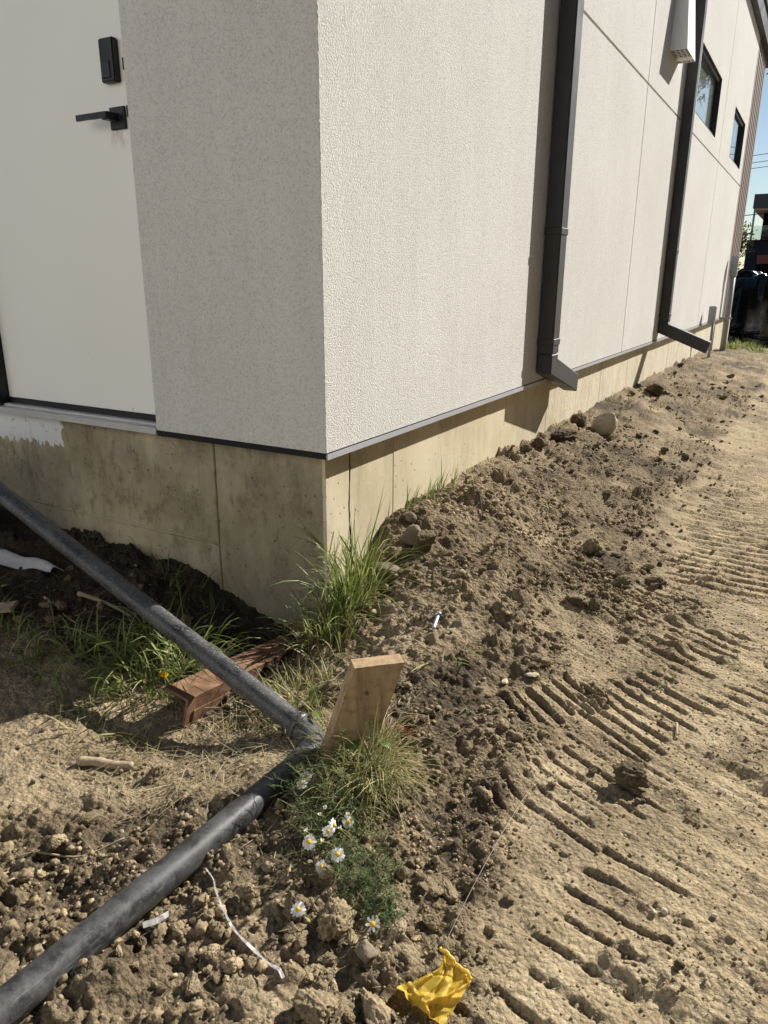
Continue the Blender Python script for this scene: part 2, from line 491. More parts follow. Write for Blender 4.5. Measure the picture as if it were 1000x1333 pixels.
def M_pipe():
    s = Mat('black_plastic_pipe', .38, .5)
    x, y, z = s.sep()
    dust = s.ramp(s.noise(190, 5, .78), [(.56, 0.0), (.64, 1.0)])
    dirt = s.math('MULTIPLY', dust, s.ramp(s.math('ADD', s.math('MULTIPLY', y, 1.2), 1.2), [(.25, .16), (.5, .9)]))
    film_sheen = s.ramp(s.noise(14, 8, .8), [(.40, .06), (.68, .62)])  # grey dust film, strengthened to paint in highlight streaks as well
    c = s.mix(film_sheen, (.012, .012, .013), (.15, .15, .145))
    scr = s.ramp(s.noise(30, 5, .8, s.scaled((1.0, .06, 1.0))), [(.60, 0.0), (.70, .55)])
    c = s.mix(s.math('MULTIPLY', scr, s.ramp(s.math('ADD', s.math('MULTIPLY', y, -1.2), -.6), [(.05, 0.0), (.3, 1.0)])), c, (.30, .30, .30))
    c = s.mix(dirt, c, (.33, .31, .28))
    s.color(c)
    s.rough(s.mix(dirt, s.ramp(film_sheen, [(0, .30), (.3, .5)]), .9))
    s.bump(dirt, .3, .001)
    return s.m

def M_rust():
    s = Mat('rusty_steel', .85, .2)
    c = s.ramp(s.noise(16, 6, .7), [(.28, (.065, .037, .023)), (.5, (.165, .088, .050)), (.72, (.30, .180, .110))])
    c = s.mix(s.ramp(s.noise(60, 4, .7), [(.57, 0.0), (.75, .5)]), c, (.36, .24, .15))
    s.color(c); s.bump(s.noise(130, 4, .7), .4, .002)
    return s.m

def M_wood():
    s = Mat('weathered_lumber', .8, .2)
    tc = s.n('TexCoord').outputs['Object']
    v = s.scaled((38, 38, 2.2), tc)
    g = s.noise(1.0, 5, .65, v, .6)
    c = s.ramp(g, [(.3, (.26, .175, .095)), (.5, (.39, .275, .155)), (.7, (.475, .345, .205))])
    mud = s.ramp(s.noise(26, 6, .75, s.scaled((1, 1, 1.6), tc)), [(.50, 0.0), (.66, .75)])
    c = s.mix(mud, c, (.16, .11, .07))
    kn = s.ramp(s.voro(17, tc), [(0.0, 1.0), (.07, .8), (.13, 0.0)])
    c = s.mix(kn, c, (.10, .065, .04))
    s.color(c); s.bump(g, .3, .002)
    return s.m

def M_blade(name, stops, trans=.35):
    s = Mat(name, .5, .35)
    v = s.attr('var')
    r = s.sep(v)
    c = s.ramp(r[0], stops)
    c = s.mix(s.ramp(r[1], [(.0, .55), (.25, 0.0)]), c, (.30, .27, .14))
    s.color(c)
    t = s.n('BsdfTranslucent'); s.l(c, t.inputs[0])
    ms = s.n('MixShader'); ms.inputs[0].default_value = trans
    s.l(s.b.outputs[0], ms.inputs[1]); s.l(t.outputs[0], ms.inputs[2])
    s.l(ms.outputs[0], s.nt.nodes['Material Output'].inputs[0])
    return s.m

def M_thin(name, col, trans=.35, rough=.5, var=.15, scale=40, bump=0):
    s = Mat(name, rough, .4)
    c = s.mix(1, col, s.ramp(s.noise(scale, 4), [(.3, 1 - var), (.7, 1 + var)]), 'MULTIPLY')
    s.color(c)
    if bump: s.bump(s.noise(scale * 3, 3), bump, .002)
    t = s.n('BsdfTranslucent'); s.l(c, t.inputs[0])
    ms = s.n('MixShader'); ms.inputs[0].default_value = trans
    s.l(s.b.outputs[0], ms.inputs[1]); s.l(t.outputs[0], ms.inputs[2])
    s.l(ms.outputs[0], s.nt.nodes['Material Output'].inputs[0])
    return s.m

MT = dict(
    stucco=M_stucco(), concrete=M_concrete(), grimy_shaded=M_concrete('grimy_shaded_concrete', .8), door=M_door(), soil=M_soil(),  # second concrete is a darker, blotchier copy for the shaded door side
    clod=M_clod(), clod_dark=M_clod('damp_soil_clod', .62), clod_black=M_clod('wet_soil_clod', .36), clod_pale=M_clod('dry_soil_clod', 1.22),
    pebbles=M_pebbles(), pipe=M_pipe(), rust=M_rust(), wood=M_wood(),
    black=M_simple('black_hardware', (.012, .012, .013), .45, .4, .2),
    charcoal=M_simple('charcoal_aluminium', (.042, .041, .043), .5, .3, .10, 3),
    gap=M_simple('dark_joint', (.05, .047, .042), .95, .1),
    joint=M_simple('reveal_joint', (.36, .34, .30), .9, .1),
    membrane=M_simple('black_membrane', (.02, .019, .018), .8, .2, .3, 40, bump=.3),
    flash=M_simple('galvanised_flashing', (.40, .40, .42), .5, .4, .08, 6, metal=.1),
    sill=M_simple('aluminium_sill', (.50, .49, .46), .5, .4, .12, 14),
    vent=M_simple('white_painted_metal', (.80, .80, .80), .5, .4, .03),
    grey_conduit=M_simple('grey_conduit', (.30, .31, .32), .5, .4, .1),
    siding=M_simple('mauve_metal_siding', (.22, .165, .14), .55, .35, .08),
    stone=M_simple('grey_stone', (.185, .15, .108), .85, .25, .25, 25, bump=.5, bscale=70),
    pale_stone=M_simple('pale_stone', (.46, .40, .29), .85, .25, .18, 30, bump=.4, bscale=80),
    chunk=M_simple('broken_concrete', (.42, .36, .27), .92, .2, .22, 14, bump=.7, bscale=60),
    steel=M_simple('zinc_steel', (.40, .43, .47), .42, .5, .1, 60, metal=.7),
    white_plastic=M_thin('white_plastic', (.80, .80, .80), .15, .45, .08, 30, .2),
    ribbon=M_simple('white_ribbon', (.60, .58, .55), .7, .2, .35, 120),
    yellow=M_thin('yellow_plastic_film', (.86, .68, .15), .40, .42, .14, 40, .30),
    wire=M_simple('dull_wire', (.22, .19, .15), .5, .4, .15),
    petal=M_thin('white_petals', (.84, .84, .82), .3, .6, .04),
    disc=M_simple('yellow_disc', (.72, .44, .02), .75, .2, .2, 400, bump=.6, bscale=900),
    dandelion=M_simple('dandelion_yellow', (.90, .64, .02), .6, .2, .1, 200),
    stemg=M_simple('green_stem', (.13, .18, .05), .6, .3, .2),
    leafred=M_thin('red_leaf', (.19, .05, .03), .3, .6, .35, 60),
    leafgreen=M_thin('broad_green_leaf', (.16, .22, .05), .35, .5, .3, 40),
    root=M_simple('pale_root', (.36, .28, .19), .85, .2, .25, 60, bump=.5),
    bark=M_simple('bark', (.10, .075, .055), .95, .1, .3, 20, bump=.6, bscale=60),
    grass=M_blade('grass_blades', [(0, (.075, .11, .022)), (.5, (.165, .22, .05)), (.8, (.28, .31, .09)), (1, (.45, .41, .20))]),
    straw=M_blade('dry_straw', [(0, (.20, .155, .085)), (.5, (.34, .275, .155)), (1, (.48, .41, .26))], .2),
    drygrass=M_blade('yellowing_grass', [(0, (.13, .16, .035)), (.4, (.26, .25, .075)), (.75, (.38, .33, .13)), (1, (.50, .44, .25))], .3),
    feather=M_blade('feathery_foliage', [(0, (.11, .15, .06)), (.6, (.21, .26, .11)), (1, (.36, .38, .18))]),
    needles=M_blade('dark_needles', [(0, (.012, .022, .010)), (1, (.035, .055, .022))], .15),
    leaves=M_blade('olive_leaves', [(0, (.08, .10, .02)), (1, (.24, .22, .05))], .3),
    tarp=M_simple('black_plastic_sheet', (.008, .008, .009), .22, .5, .2, 6, bump=.15, bscale=9),
    navy=M_simple('navy_cladding', (.018, .024, .045), .6, .3, .1),
    dark_grey=M_simple('dark_grey_fascia', (.075, .08, .09), .6, .3, .1),
    red_trim=M_simple('dusty_red_beam', (.30, .10, .085), .6, .3, .1),
    soffit=M_simple('pale_soffit', (.42, .34, .28), .7, .3, .1),
    pale_siding=M_simple('pale_grey_siding', (.74, .74, .73), .7, .2, .05),  # pale wall of the added house that bounces sun
    void=M_simple('dark_interior', (.006, .006, .007), .9, .1),
    blind=M_simple('grey_blind', (.72, .70, .65), .7, .3, .06),
)
def M_glass():
    s = Mat('window_glass', .02, .5)
    nt = s.nt
    tr = s.n('BsdfTransparent'); tr.inputs[0].default_value = (.80, .84, .83, 1)
    gl = s.n('BsdfGlossy'); gl.inputs['Roughness'].default_value = .015; gl.inputs[0].default_value = (1, 1, 1, 1)
    lw = s.n('LayerWeight'); lw.inputs[0].default_value = .5
    fr = s.math('ADD', s.math('MULTIPLY', s.math('POWER', lw.outputs['Facing'], 5.0), .96), .04)
    ms = s.n('MixShader')
    s.l(fr, ms.inputs[0]); s.l(tr.outputs[0], ms.inputs[1]); s.l(gl.outputs[0], ms.inputs[2])
    s.l(ms.outputs[0], nt.nodes['Material Output'].inputs[0])
    return s.m
MT['glass'] = M_glass()

# ------------------------------------------------------------------ ground sheet
def axis(lo, hi, step, far_lo, far_hi, grow_hi=None, hi2=None):
    a = list(np.arange(lo, hi, step))
    s = step; v = a[-1]
    if grow_hi:
        while v < hi2:
            s *= grow_hi; v += s; a.append(v)
    while v < far_hi:
        s *= 1.28; v += s; a.append(v)
    s = step; v = a[0]; pre = []
    while v > far_lo:
        s *= 1.28; v -= s; pre.append(v)
    return np.array(pre[::-1] + a)

def build_ground():
    xs = axis(-1.75, 1.72, .0045, -400, 400)
    ys = axis(-1.60, .85, .0045, -400, 700, 1.0125, 15.0)
    X, Y = np.meshgrid(xs, ys)
    nx, ny = len(xs), len(ys)
    z, loose, damp = ground(X.ravel(), Y.ravel())
    V = np.column_stack((X.ravel(), Y.ravel(), z)).astype(np.float32)
    i = np.arange(nx * ny).reshape(ny, nx)
    F = np.stack((i[:-1, :-1], i[:-1, 1:], i[1:, 1:], i[1:, :-1]), -1).reshape(-1, 4)
    me = np_mesh('ground', V, F)
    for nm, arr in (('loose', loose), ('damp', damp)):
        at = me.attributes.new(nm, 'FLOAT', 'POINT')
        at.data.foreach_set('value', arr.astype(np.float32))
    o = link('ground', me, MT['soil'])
    tag(o, 'bare dug soil with caterpillar track marks around the building', None, None, 'structure')
    return o

def np_mesh(name, V, F, smooth=True):
    me = bpy.data.meshes.new(name)
    n = F.shape[1]
    me.vertices.add(len(V)); me.vertices.foreach_set('co', V.astype(np.float32).ravel())
    me.loops.add(F.size); me.loops.foreach_set('vertex_index', F.astype(np.int32).ravel())
    me.polygons.add(len(F))
    me.polygons.foreach_set('loop_start', np.arange(0, F.size, n, dtype=np.int32))
    if smooth: me.polygons.foreach_set('use_smooth', np.ones(len(F), dtype=bool))
    me.update(calc_edges=True)
    return me

build_ground()

# ------------------------------------------------------------------ the stucco building
house = empty('house', (0, 0, 0))
tag(house, 'beige stucco building with charcoal downspouts on a concrete foundation', 'building')
YF, ZR = 11.10, 3.84           # far stucco corner, roof line

def panel(name, y, z, hole=None, mat=None, face=0.0, thick=0.04, parent=None):
    """stucco panel in the long wall (facing +x), an opening may be cut out"""
    bm = bmesh.new()
    ys = [y[0]] + ([hole[0], hole[1]] if hole else []) + [y[1]]
    zs = [z[0]] + ([hole[2], hole[3]] if hole else []) + [z[1]]
    vf = {}; 
    for i, a in enumerate(ys):
        for j, b in enumerate(zs):
            vf[i, j] = bm.verts.new((face, a, b))
    fs = []
    for i in range(len(ys) - 1):
        for j in range(len(zs) - 1):
            if hole and i == 1 and j == 1: continue
            fs.append(bm.faces.new((vf[i, j], vf[i + 1, j], vf[i + 1, j + 1], vf[i, j + 1])))
    r = bmesh.ops.extrude_face_region(bm, geom=fs)
    bmesh.ops.translate(bm, vec=(-thick, 0, 0), verts=[v for v in r['geom'] if isinstance(v, bmesh.types.BMVert)])
    o = bm_obj(name, bm, mat or MT['stucco'], parent or house)
    return o

GAP = .0085
rows = [(.004, 1.905 - GAP), (1.905 + GAP, ZR)]
cols = [(0.0, 4.205 - GAP), (4.205 + GAP, 8.42 - GAP), (8.42 + GAP, YF)]
W1 = (6.36, 7.89, 2.085, 2.675)
W2 = (9.37, 10.74, 2.085, 2.675)
for ci, c in enumerate(cols):
    for ri, r in enumerate(rows):
        hole = None
        if ri == 1 and ci == 1: hole = W1
        if ri == 1 and ci == 2: hole = W2
        y0 = c[0] if ci else -0.0
        panel('stucco_panel', (y0, c[1]), r, hole)
# substrate behind the reveal joints (a closed shell behind the panels, with the window openings left out)
box('wall_sheathing', (-.16, -.0265), (.30, W1[0] - .02), (.0045, ZR - .01), MT['joint'], house)
box('wall_sheathing', (-.16, -.0265), (W1[1] + .02, W2[0] - .02), (.0045, ZR - .01), MT['joint'], house)
box('wall_sheathing', (-.16, -.0265), (W2[1] + .02, YF), (.0045, ZR - .01), MT['joint'], house)
for w in (W1, W2):
    box('wall_sheathing', (-.16, -.0265), (w[0] - .019, w[1] + .019), (.0045, w[2] - .02), MT['joint'], house)
    box('wall_sheathing', (-.16, -.0265), (w[0] - .019, w[1] + .019), (w[3] + .02, ZR - .01), MT['joint'], house)

# short wall with the door (facing -y): stucco right of the door, above it and left of the sidelight
DX0, DX1, DY = -1.725, -.795, .06
def front_panel(x, z):
    bm = bmesh.new(); bm_box(bm, x, (0.0, .22), z)
    return bm_obj('stucco_panel', bm, MT['stucco'], house)
front_panel((-.765, -.0402), (.004, ZR))
front_panel((-2.35, -.7655), (2.22, ZR - .002))
front_panel((-7.0, -2.3505), (.004, ZR - .001))

# rough plaster arris at the building corner
pts = [(.0 - .0034, .0034, z) for z in np.arange(.004, ZR, .0045)]
V, F = tube_data(pts, [.0044 + .0016 * mnoise.noise(Vector((0, 0, p[2] * 90))) + .0010 * mnoise.noise(Vector((3, 0, p[2] * 230))) for p in pts], 8)
mesh('corner_arris', V, F, MT['stucco'], house, True)

# door
dr = box('door', (DX0, DX1), (DY, DY + .045), (.046, 2.16), MT['door'], house, .0015)
box('door_sweep', (DX0 - .002, DX1 + .002), (DY - .003, DY + .03), (.0215, .0445), MT['black'], dr)
kp = box('lock_keypad', (-.915, -.847), (DY - .028, DY - .0005), (1.180, 1.312), MT['black'], dr, .004, 2)
box('lock_cover', (-.908, -.866), (DY - .0315, DY - .0285), (1.192, 1.243), MT['black'], dr, .0015)
box('lever_rose', (-.911, -.838), (DY - .011, DY - .0005), (1.038, 1.108), MT['black'], dr, .002)
lv = bmesh.new()
bm_box(lv, (-.896, -.866), (DY - .058, DY - .0112), (1.062, 1.086))
bm_box(lv, (-1.016, -.8662), (DY - .067, DY - .0582), (1.0655, 1.0845))
bm_obj('lever_handle', lv, MT['black'], dr)
for zz in (1.232, 1.090):
    box('strike_plate', (-.826, -.8), (DY - .012, DY - .0005), (zz - .018, zz + .018), MT['black'], dr, .002)
box('door_jamb', (-.7945, -.766), (.075, .2), (.012, 2.2), MT['gap'], house)
box('door_jamb', (-1.79, DX0 - .003), (.012, .2), (.0125, 2.2), MT['black'], house)
box('door_head', (-1.79, -.766), (.02, .2), (2.164, 2.2195), MT['black'], house)
sl = box('sidelight', (-2.35, -1.792), (.055, .12), (.0125, 2.218), MT['black'], house)
box('sidelight_pane', (-2.29, -1.85), (.049, .0545), (.08, 2.15), MT['black'], sl)
sb = bmesh.new()
bm_box(sb, (-2.36, -.7656), (-.004, .2), (.0035, .0115))
bm_box(sb, (-2.36, -.7656), (-.0062, .0045), (-.012, .0033))
bm_box(sb, (-2.30, -.770), (.030, .2), (.0117, .0205))
bm_obj('door_sill', sb, MT['sill'], house)

# foundation: core plus formwork panels with fine joints
FX, FY = -.045, .06
box('foundation_core', (-7, FX - .014), (FY + .014, 13.0), (-1.3, -.02), MT['gap'], house)
ys = [FY, .2105, .536, 1.532, 2.482, 3.102, 3.79, 4.7, 5.7, 6.7, 7.7, 8.8, 9.9, 11.2, 13.0]
wob = [0, .0015, .0, .002, .0005, .0025, .001, 0, .002, .001, .0, .002, 0, .001]
for i in range(len(ys) - 1):
    g = .0011 if i else 0
    g2 = .0011
    box('foundation_panel', (FX - .014, FX - wob[i]), (ys[i] + g, ys[i + 1] - g2), (-1.3, -.0165), MT['concrete'], house, .0012)
xl = [(-7, -2.9), (-2.9, -1.615), (-1.615, -.549), (-.549, FX)]
for i, (a, b) in enumerate(xl):
    e = .0006
    if i in (1, 2):
        box('foundation_panel', (a + e, b - e), (FY + .001, FY + .0139), (-.428, -.0125), MT['grimy_shaded'], house, .0012)
        box('foundation_panel', (a + e, b - e), (FY + .0, FY + .0139), (-1.3, -.4305), MT['grimy_shaded'], house, .0012)
    else:
        top = -.0205 if i == 3 else -.0125
        box('foundation_panel', (a + e, b - (e if i < 3 else .0142)), (FY + (.0025 if i == 3 else 0), FY + .0139), (-1.3, top), MT['grimy_shaded'], house, .0012)
# raised form lines (fins left by the formwork)
def fin(pts, w=.006, d=.004):
    V, F = tube_data(pts, [w * .5 * (1 + .4 * random.uniform(-1, 1)) for _ in pts], 6)
    return mesh('form_line', V, F, MT['grimy_shaded'], house, True)
fin([(-.549 + random.uniform(-.002, .002), FY + .001, z) for z in np.linspace(-.03, -.8, 16)], .016)
fin([(x, FY + .001, -.429 + random.uniform(-.001, .001)) for x in np.linspace(-1.49, -.552, 20)], .015)
# a real crack line near the corner of the long side
fin2 = [(FX - .0001, .212 + .004 * math.sin(t * 9) + random.uniform(-.0015, .0015), -.02 - t * .42) for t in np.linspace(0, 1, 26)]
V, F = tube_data(fin2, [.0016 + .0012 * random.random() for _ in fin2], 5)
mesh('crack', V, F, MT['membrane'], house, True)

# flashing and membrane under the stucco
fl = bmesh.new()
bm_box(fl, (FX - .0, .0035), (.0015, YF + 1.2), (-.0155, -.0045))
bm_box(fl, (.0036, .0062), (.0015, YF + 1.2), (-.0185, .0005))
bm_obj('flashing', fl, MT['flash'], house)
box('drip_membrane', (-.7645, -.0005), (.0012, .07), (-.018, .0036), MT['membrane'], house)
box('drip_membrane', (-.04, -.0012), (.0035, YF), (-.0042, .0036), MT['membrane'], house)

# core of the building, so that light does not pass through it
box('interior_block', (-6.9, -.45), (.25, YF - .02), (-.019, ZR - .02), MT['void'], house)
# roof fascia and cap
box('roof_fascia', (-7.1, .075), (-.06, 12.9), (ZR + .002, ZR + .22), MT['charcoal'], house, .004)
box('roof_cap', (-7.12, .10), (-.085, 12.92), (ZR + .2202, ZR + .25), MT['charcoal'], house, .003)

# windows
def window(w, blind):
    y0, y1, z0, z1 = w
    win = empty('window', (0, 0, 0)); win.parent = house
    bm = bmesh.new()
    X = (-.065, -.025); t = .040
    bm_box(bm, X, (y0, y1), (z0, z0 + t)); bm_box(bm, X, (y0, y1), (z1 - t, z1))
    bm_box(bm, X, (y0, y0 + t), (z0 + t, z1 - t)); bm_box(bm, X, (y1 - t, y1), (z0 + t, z1 - t))
    bm_obj('window_frame', bm, MT['black'], win)
    bm = bmesh.new()
    X = (-.085, -.001)
    bm_box(bm, X, (y0, y1), (z1 - .0035, z1)); bm_box(bm, X, (y0, y1), (z0, z0 + .0035))
    bm_box(bm, X, (y0, y0 + .0035), (z0 + .0036, z1 - .0036)); bm_box(bm, X, (y1 - .0035, y1), (z0 + .0036, z1 - .0036))
    bm_obj('window_reveal', bm, MT['charcoal'], win)
    box('window_pane', (-.052, -.047), (y0 + t - .004, y1 - t + .004), (z0 + t - .004, z1 - t + .004), MT['glass'], win)
    box('window_blind', (-.0635, -.0615), (y0, y1), (z0, z1), MT['blind'] if blind else MT['void'], win)
    return win
window(W1, True)
window(W2, False)

# downspouts
def band(ds, y, z, h=.034):
    bm = bmesh.new()
    bm_box(bm, (.001, .0965), (y[0] - .003, y[1] + .003), (z, z + h))
    bmesh.ops.bevel(bm, geom=bm.edges[:], offset=.002, segments=1, affect='EDGES')
    bm_obj('strap', bm, MT['charcoal'], ds)
d1y, d2y = (2.075, 2.185), (5.66, 5.768)
ds = box('downspout', (.006, .093), d1y, (.155, ZR + .01), MT['charcoal'], house, .006, 2)
prism('downspout_elbow', [(2.0752, .156), (2.1848, .156), (2.1848, .129), (2.652, -.011), (2.636, -.112), (2.0752, .052)], .0065, .0925, 0, MT['charcoal'], ds, .004)
band(ds, d1y, .775); band(ds, d1y, .205)
ds = box('downspout', (.006, .093), d2y, (.165, ZR + .01), MT['charcoal'], house, .006, 2)
prism('downspout_elbow', [(.0062, .166), (.0928, .166), (.0928, .152), (.488, -.002), (.456, -.106), (.0062, .07)], d2y[0] + .0002, d2y[1] - .0002, 1, MT['charcoal'], ds, .004)
band(ds, d2y, .79); band(ds, d2y, .215)

# wall vent hood
vn = empty('vent_hood', (0, 0, 0)); vn.parent = house
yb0, yb1, zb, ob, yt0, yt1, zt, ot = 4.843, 5.255, 2.255, .131, 4.93, 5.17, 2.98, .055
V = [(.0005, yb0, zb), (ob, yb0, zb), (ob, yb1, zb), (.0005, yb1, zb), (.0005, yt0, zt), (ot, yt0, zt), (ot, yt1, zt), (.0005, yt1, zt)]
bm = bmesh.new(); vs = [bm.verts.new(v) for v in V]
for q in ((0, 1, 5, 4), (1, 2, 6, 5), (2, 3, 7, 6), (4, 5, 6, 7)): bm.faces.new([vs[i] for i in q])
bmesh.ops.recalc_face_normals(bm, faces=bm.faces)
bmesh.ops.solidify(bm, geom=bm.faces[:], thickness=.003)
bm_obj('hood_shell', bm, MT['vent'], vn)
box('hood_inside', (.004, ob - .004), (yb0 + .004, yb1 - .004), (zb + .0035, zb + .0075), MT['void'], vn)
gy = np.linspace(yb0 + .004, yb1 - .004, 10)
for i, y in enumerate(gy):
    wd = .007
    if i in (6, 7): wd = .024
    box('grille_bar', (.0045, ob - .0045), (max(y - wd, yb0 + .0035), min(y + wd, yb1 - .0035)), (zb + .0008, zb + .0020), MT['vent'], vn)
for x in np.linspace(.035, ob - .03, 3):
    box('grille_bar', (x - .003, x + .003), (yb0 + .0035, yb1 - .0035), (zb + .0021, zb + .0032), MT['vent'], vn)

# ribbed metal siding beyond the stucco
n = 6; w = (12.55 - YF - .02) / n
for i in range(n):
    y = YF + .02 + i * w
    bm = bmesh.new()
    bm_box(bm, (-.08, .002), (y, y + w * .55), (-.01, ZR - .002))
    bm_box(bm, (-.08, -.045), (y + w * .5501, y + w * .9999), (-.01, ZR - .003))
    bm_obj('siding_board', bm, MT['siding'], house)
box('siding_backing', (-6.9, -.0805), (YF + .001, 12.55), (-.019, ZR - .004), MT['void'], house)

# conduit risers at the far end
def riser(bx, y, zt, zb, pipe_r, px, label):
    e = empty('conduit_riser', (px, y, zb))
    tag(e, label, 'conduit')
    b = box('junction_box', (bx[0], bx[1]), (y - .04, y + .05), (zb + .0, zt), MT['grey_conduit'], e, .006)
    g = gz(px, y) - .12
    tube('conduit', [(px, y, g), (px, y, zb + .01)], pipe_r, MT['grey_conduit'], e, 14)
    return e
e = riser((.061, .15), 8.9, .231, .004, .018, .13, 'short grey conduit with a box top beside the outer downspout spout')
e = riser((.036, .140), 11.0, .909, .615, .043, .085, 'tall thick grey conduit at the foot of the ribbed siding')
cl = bmesh.new(); bm_box(cl, (-.02, .16), (10.953, 10.9535 + .012), (-.02, .01)); bm_obj('pipe_clamp', cl, MT['flash'], e)

# ------------------------------------------------------------------ clods, stones, crumbs
def rock_mesh(name, seed, sub=4, rough=.28, flat=(1, 1, 1), angular=.0, crumb=.0):
    rnd = random.Random(seed)
    bm = bmesh.new(); bmesh.ops.create_icosphere(bm, subdivisions=sub, radius=1.0)
    off = Vector((rnd.uniform(-50, 50), rnd.uniform(-50, 50), rnd.uniform(-50, 50)))
    planes = [(Vector((rnd.gauss(0, 1), rnd.gauss(0, 1), rnd.gauss(0, 1))).normalized(), rnd.uniform(.50, .85)) for _ in range(11)]
    for v in bm.verts:
        p = v.co.copy()
        q = p * (1 + rough * mnoise.noise(p * 1.1 + off) + rough * .55 * mnoise.noise(p * 2.4 + off))
        for nrm, dist in planes:
            k = q.dot(nrm) - dist
            if k > 0: q -= nrm * k * angular
        d = rough * .36 * mnoise.noise(p * 4.5 + off) + rough * .30 * mnoise.noise(p * 9 + off) + rough * .22 * mnoise.noise(p * 19 + off)
        if crumb:
            d += crumb * (.42 - mnoise.voronoi(p * 3.1 + off)[0][0]) + crumb * .6 * (.4 - mnoise.voronoi(p * 6.5 + off)[0][0])
        q += p * d
        v.co = Vector((q.x * flat[0], q.y * flat[1], q.z * flat[2]))
    me = bpy.data.meshes.new(name); bm.to_mesh(me); bm.free()
    me.polygons.foreach_set('use_smooth', [True] * len(me.polygons))
    return me

CLODS = {}
for mn_, mt in (('clod', 'clod'), ('dark', 'clod_dark'), ('darkest', 'clod_black'), ('pale', 'clod_pale'), ('stone', 'stone'), ('palestone', 'pale_stone')):
    L = []
    for k in range(7):
        st = 'stone' in mn_
        me = rock_mesh('soil_clod' if not st else 'stone', 100 + k * 7 + len(mn_), 5 if not st else 4, .34 if not st else .20,
                       (1, random.uniform(.75, 1.0), random.uniform(.62, .9)), (.97, .6, .85)[k % 3], 0 if st else (.05, .20, .12)[k % 3])
        me.materials.append(MT[mt]); L.append(me)
    CLODS[mn_] = L

def put_rock(kind, x, y, r, label, group=None, name='soil_clod', cat='clod', sink=.35, sc=(1, 1, 1), rot=None, mesh_i=None, dz=0):
    me = CLODS[kind][random.randrange(7) if mesh_i is None else mesh_i]
    o = bpy.data.objects.new(name, me); COL.objects.link(o)
    z = gz(x, y)
    o.location = (x, y, z + r * sc[2] * (1 - sink) * .75 + dz)
    o.rotation_euler = rot or (random.uniform(-.4, .4), random.uniform(-.4, .4), random.uniform(0, 6.28))
    o.scale = (r * sc[0], r * sc[1], r * sc[2])
    tag(o, label, cat, group)
    return o

# named big ones
put_rock('stone', .105, .430, .050, 'rounded grey stone heaped against the sunlit foundation above the corner grass', None, 'stone', 'stone', .2)
put_rock('clod', .165, .400, .058, 'large blocky soil clod beside the rounded stone by the foundation', None, 'soil_clod', 'clod', .2)
put_rock('stone', .045, .520, .026, 'small smooth stone on top of the soil pile touching the foundation', None, 'stone', 'stone', .1)
slab = put_rock('stone', .090, .215, .075, 'flat grey stone slab half hidden behind the corner grass', None, 'stone', 'stone', .15, (1.05, .55, .5), (.05, .1, .5), 1)
put_rock('clod', .095, .300, .040, 'brown clod wedged between the stone slab and the rounded stone', None, 'soil_clod', 'clod', .2)
put_rock('clod', .140, .205, .022, 'small round clod at the end of the flat stone slab', None, 'soil_clod', 'clod', .2)
put_rock('dark', .090, 2.42, .085, 'long dark damp clod lying along the sunlit foundation', None, 'soil_clod', 'clod', .25, (1.5, .8, .7), (0, 0, 1.2))
put_rock('dark', .07, 2.05, .050, 'dark damp clod below the shadow of the first downspout', None, 'soil_clod', 'clod', .2)
put_rock('dark', .05, 1.85, .038, 'small dark clod leaning on the foundation at the soil line', None, 'soil_clod', 'clod', .2)
put_rock('dark', .06, 2.85, .07, 'dark clod behind the pale broken concrete chunk', None, 'soil_clod', 'clod', .2)
ck = rock_mesh('concrete_chunk', 999, 4, .16, (.8, .55, 1.0), .95); ck.materials.append(MT['chunk'])
o = bpy.data.objects.new('concrete_chunk', ck); COL.objects.link(o)
o.location = (.20, 2.98, gz(.20, 2.98) + .055); o.scale = (.105, .105, .115); o.rotation_euler = (.35, .25, .7)
tag(o, 'pale chunk of broken concrete standing in the soil near the foundation', 'concrete chunk')
put_rock('dark', .16, 4.95, .09, 'dark clod on the soil line under the second downspout shadow', None, 'soil_clod', 'clod', .3, (1.5, .8, .7))
put_rock('clod', .647, 1.02, .048, 'upright blocky clod with a flat top on the slope toe', None, 'soil_clod', 'clod', .1, (.8, .7, 1.15), (.1, .1, .5))
put_rock('darkest', 1.105, -.340, .046, 'lone dark crumbly clod sitting on the smooth track marks', None, 'soil_clod', 'clod', .05, (1.05, .95, .95), (.1, .2, .8), 1)
for k in range(6):
    a = random.uniform(0, 6.28)
    put_rock('dark', 1.085 + .07 * math.cos(a), -.36 + .06 * math.sin(a), random.uniform(.006, .012), 'tiny dark crumb broken off the lone clod on the tracks', 'crumbs around the lone clod', 'soil_clod', 'clod', .2)
put_rock('clod', .735, -1.075, .047, 'big rough clod behind the low daisy stem', None, 'soil_clod', 'clod', .25, (.9, .9, 1.0))
put_rock('clod', .800, -1.225, .042, 'big rounded clod between the daisies and the yellow flag', None, 'soil_clod', 'clod', .3)
put_rock('clod', .66, -1.09, .032, 'shaded clod left of the big rough clod under the daisies', None, 'soil_clod', 'clod', .3)
put_rock('stone', .815, -1.10, .024, 'dark angular stone among crumbs below the single low daisy', None, 'stone', 'stone', .2)
put_rock('clod', .875, -1.17, .034, 'flat topped clod beside the yellow flag', None, 'soil_clod', 'clod', .4, (1.2, 1, .7))
put_rock('clod', .124, -1.12, .026, 'oval clod on the trodden soil left of the black pipe', None, 'soil_clod', 'clod', .25, (1.2, .9, .75))
put_rock('clod', .141, -1.205, .019, 'round clod beside the dry curved stem', None, 'soil_clod', 'clod', .2)
put_rock('clod', .10, -.895, .034, 'weathered clod in the straw between the pipes', None, 'soil_clod', 'clod', .4, (1.2, 1, .75))
put_rock('stone', .17, -.865, .010, 'small smooth pebble in the straw between the pipes', None, 'stone', 'stone', .2)
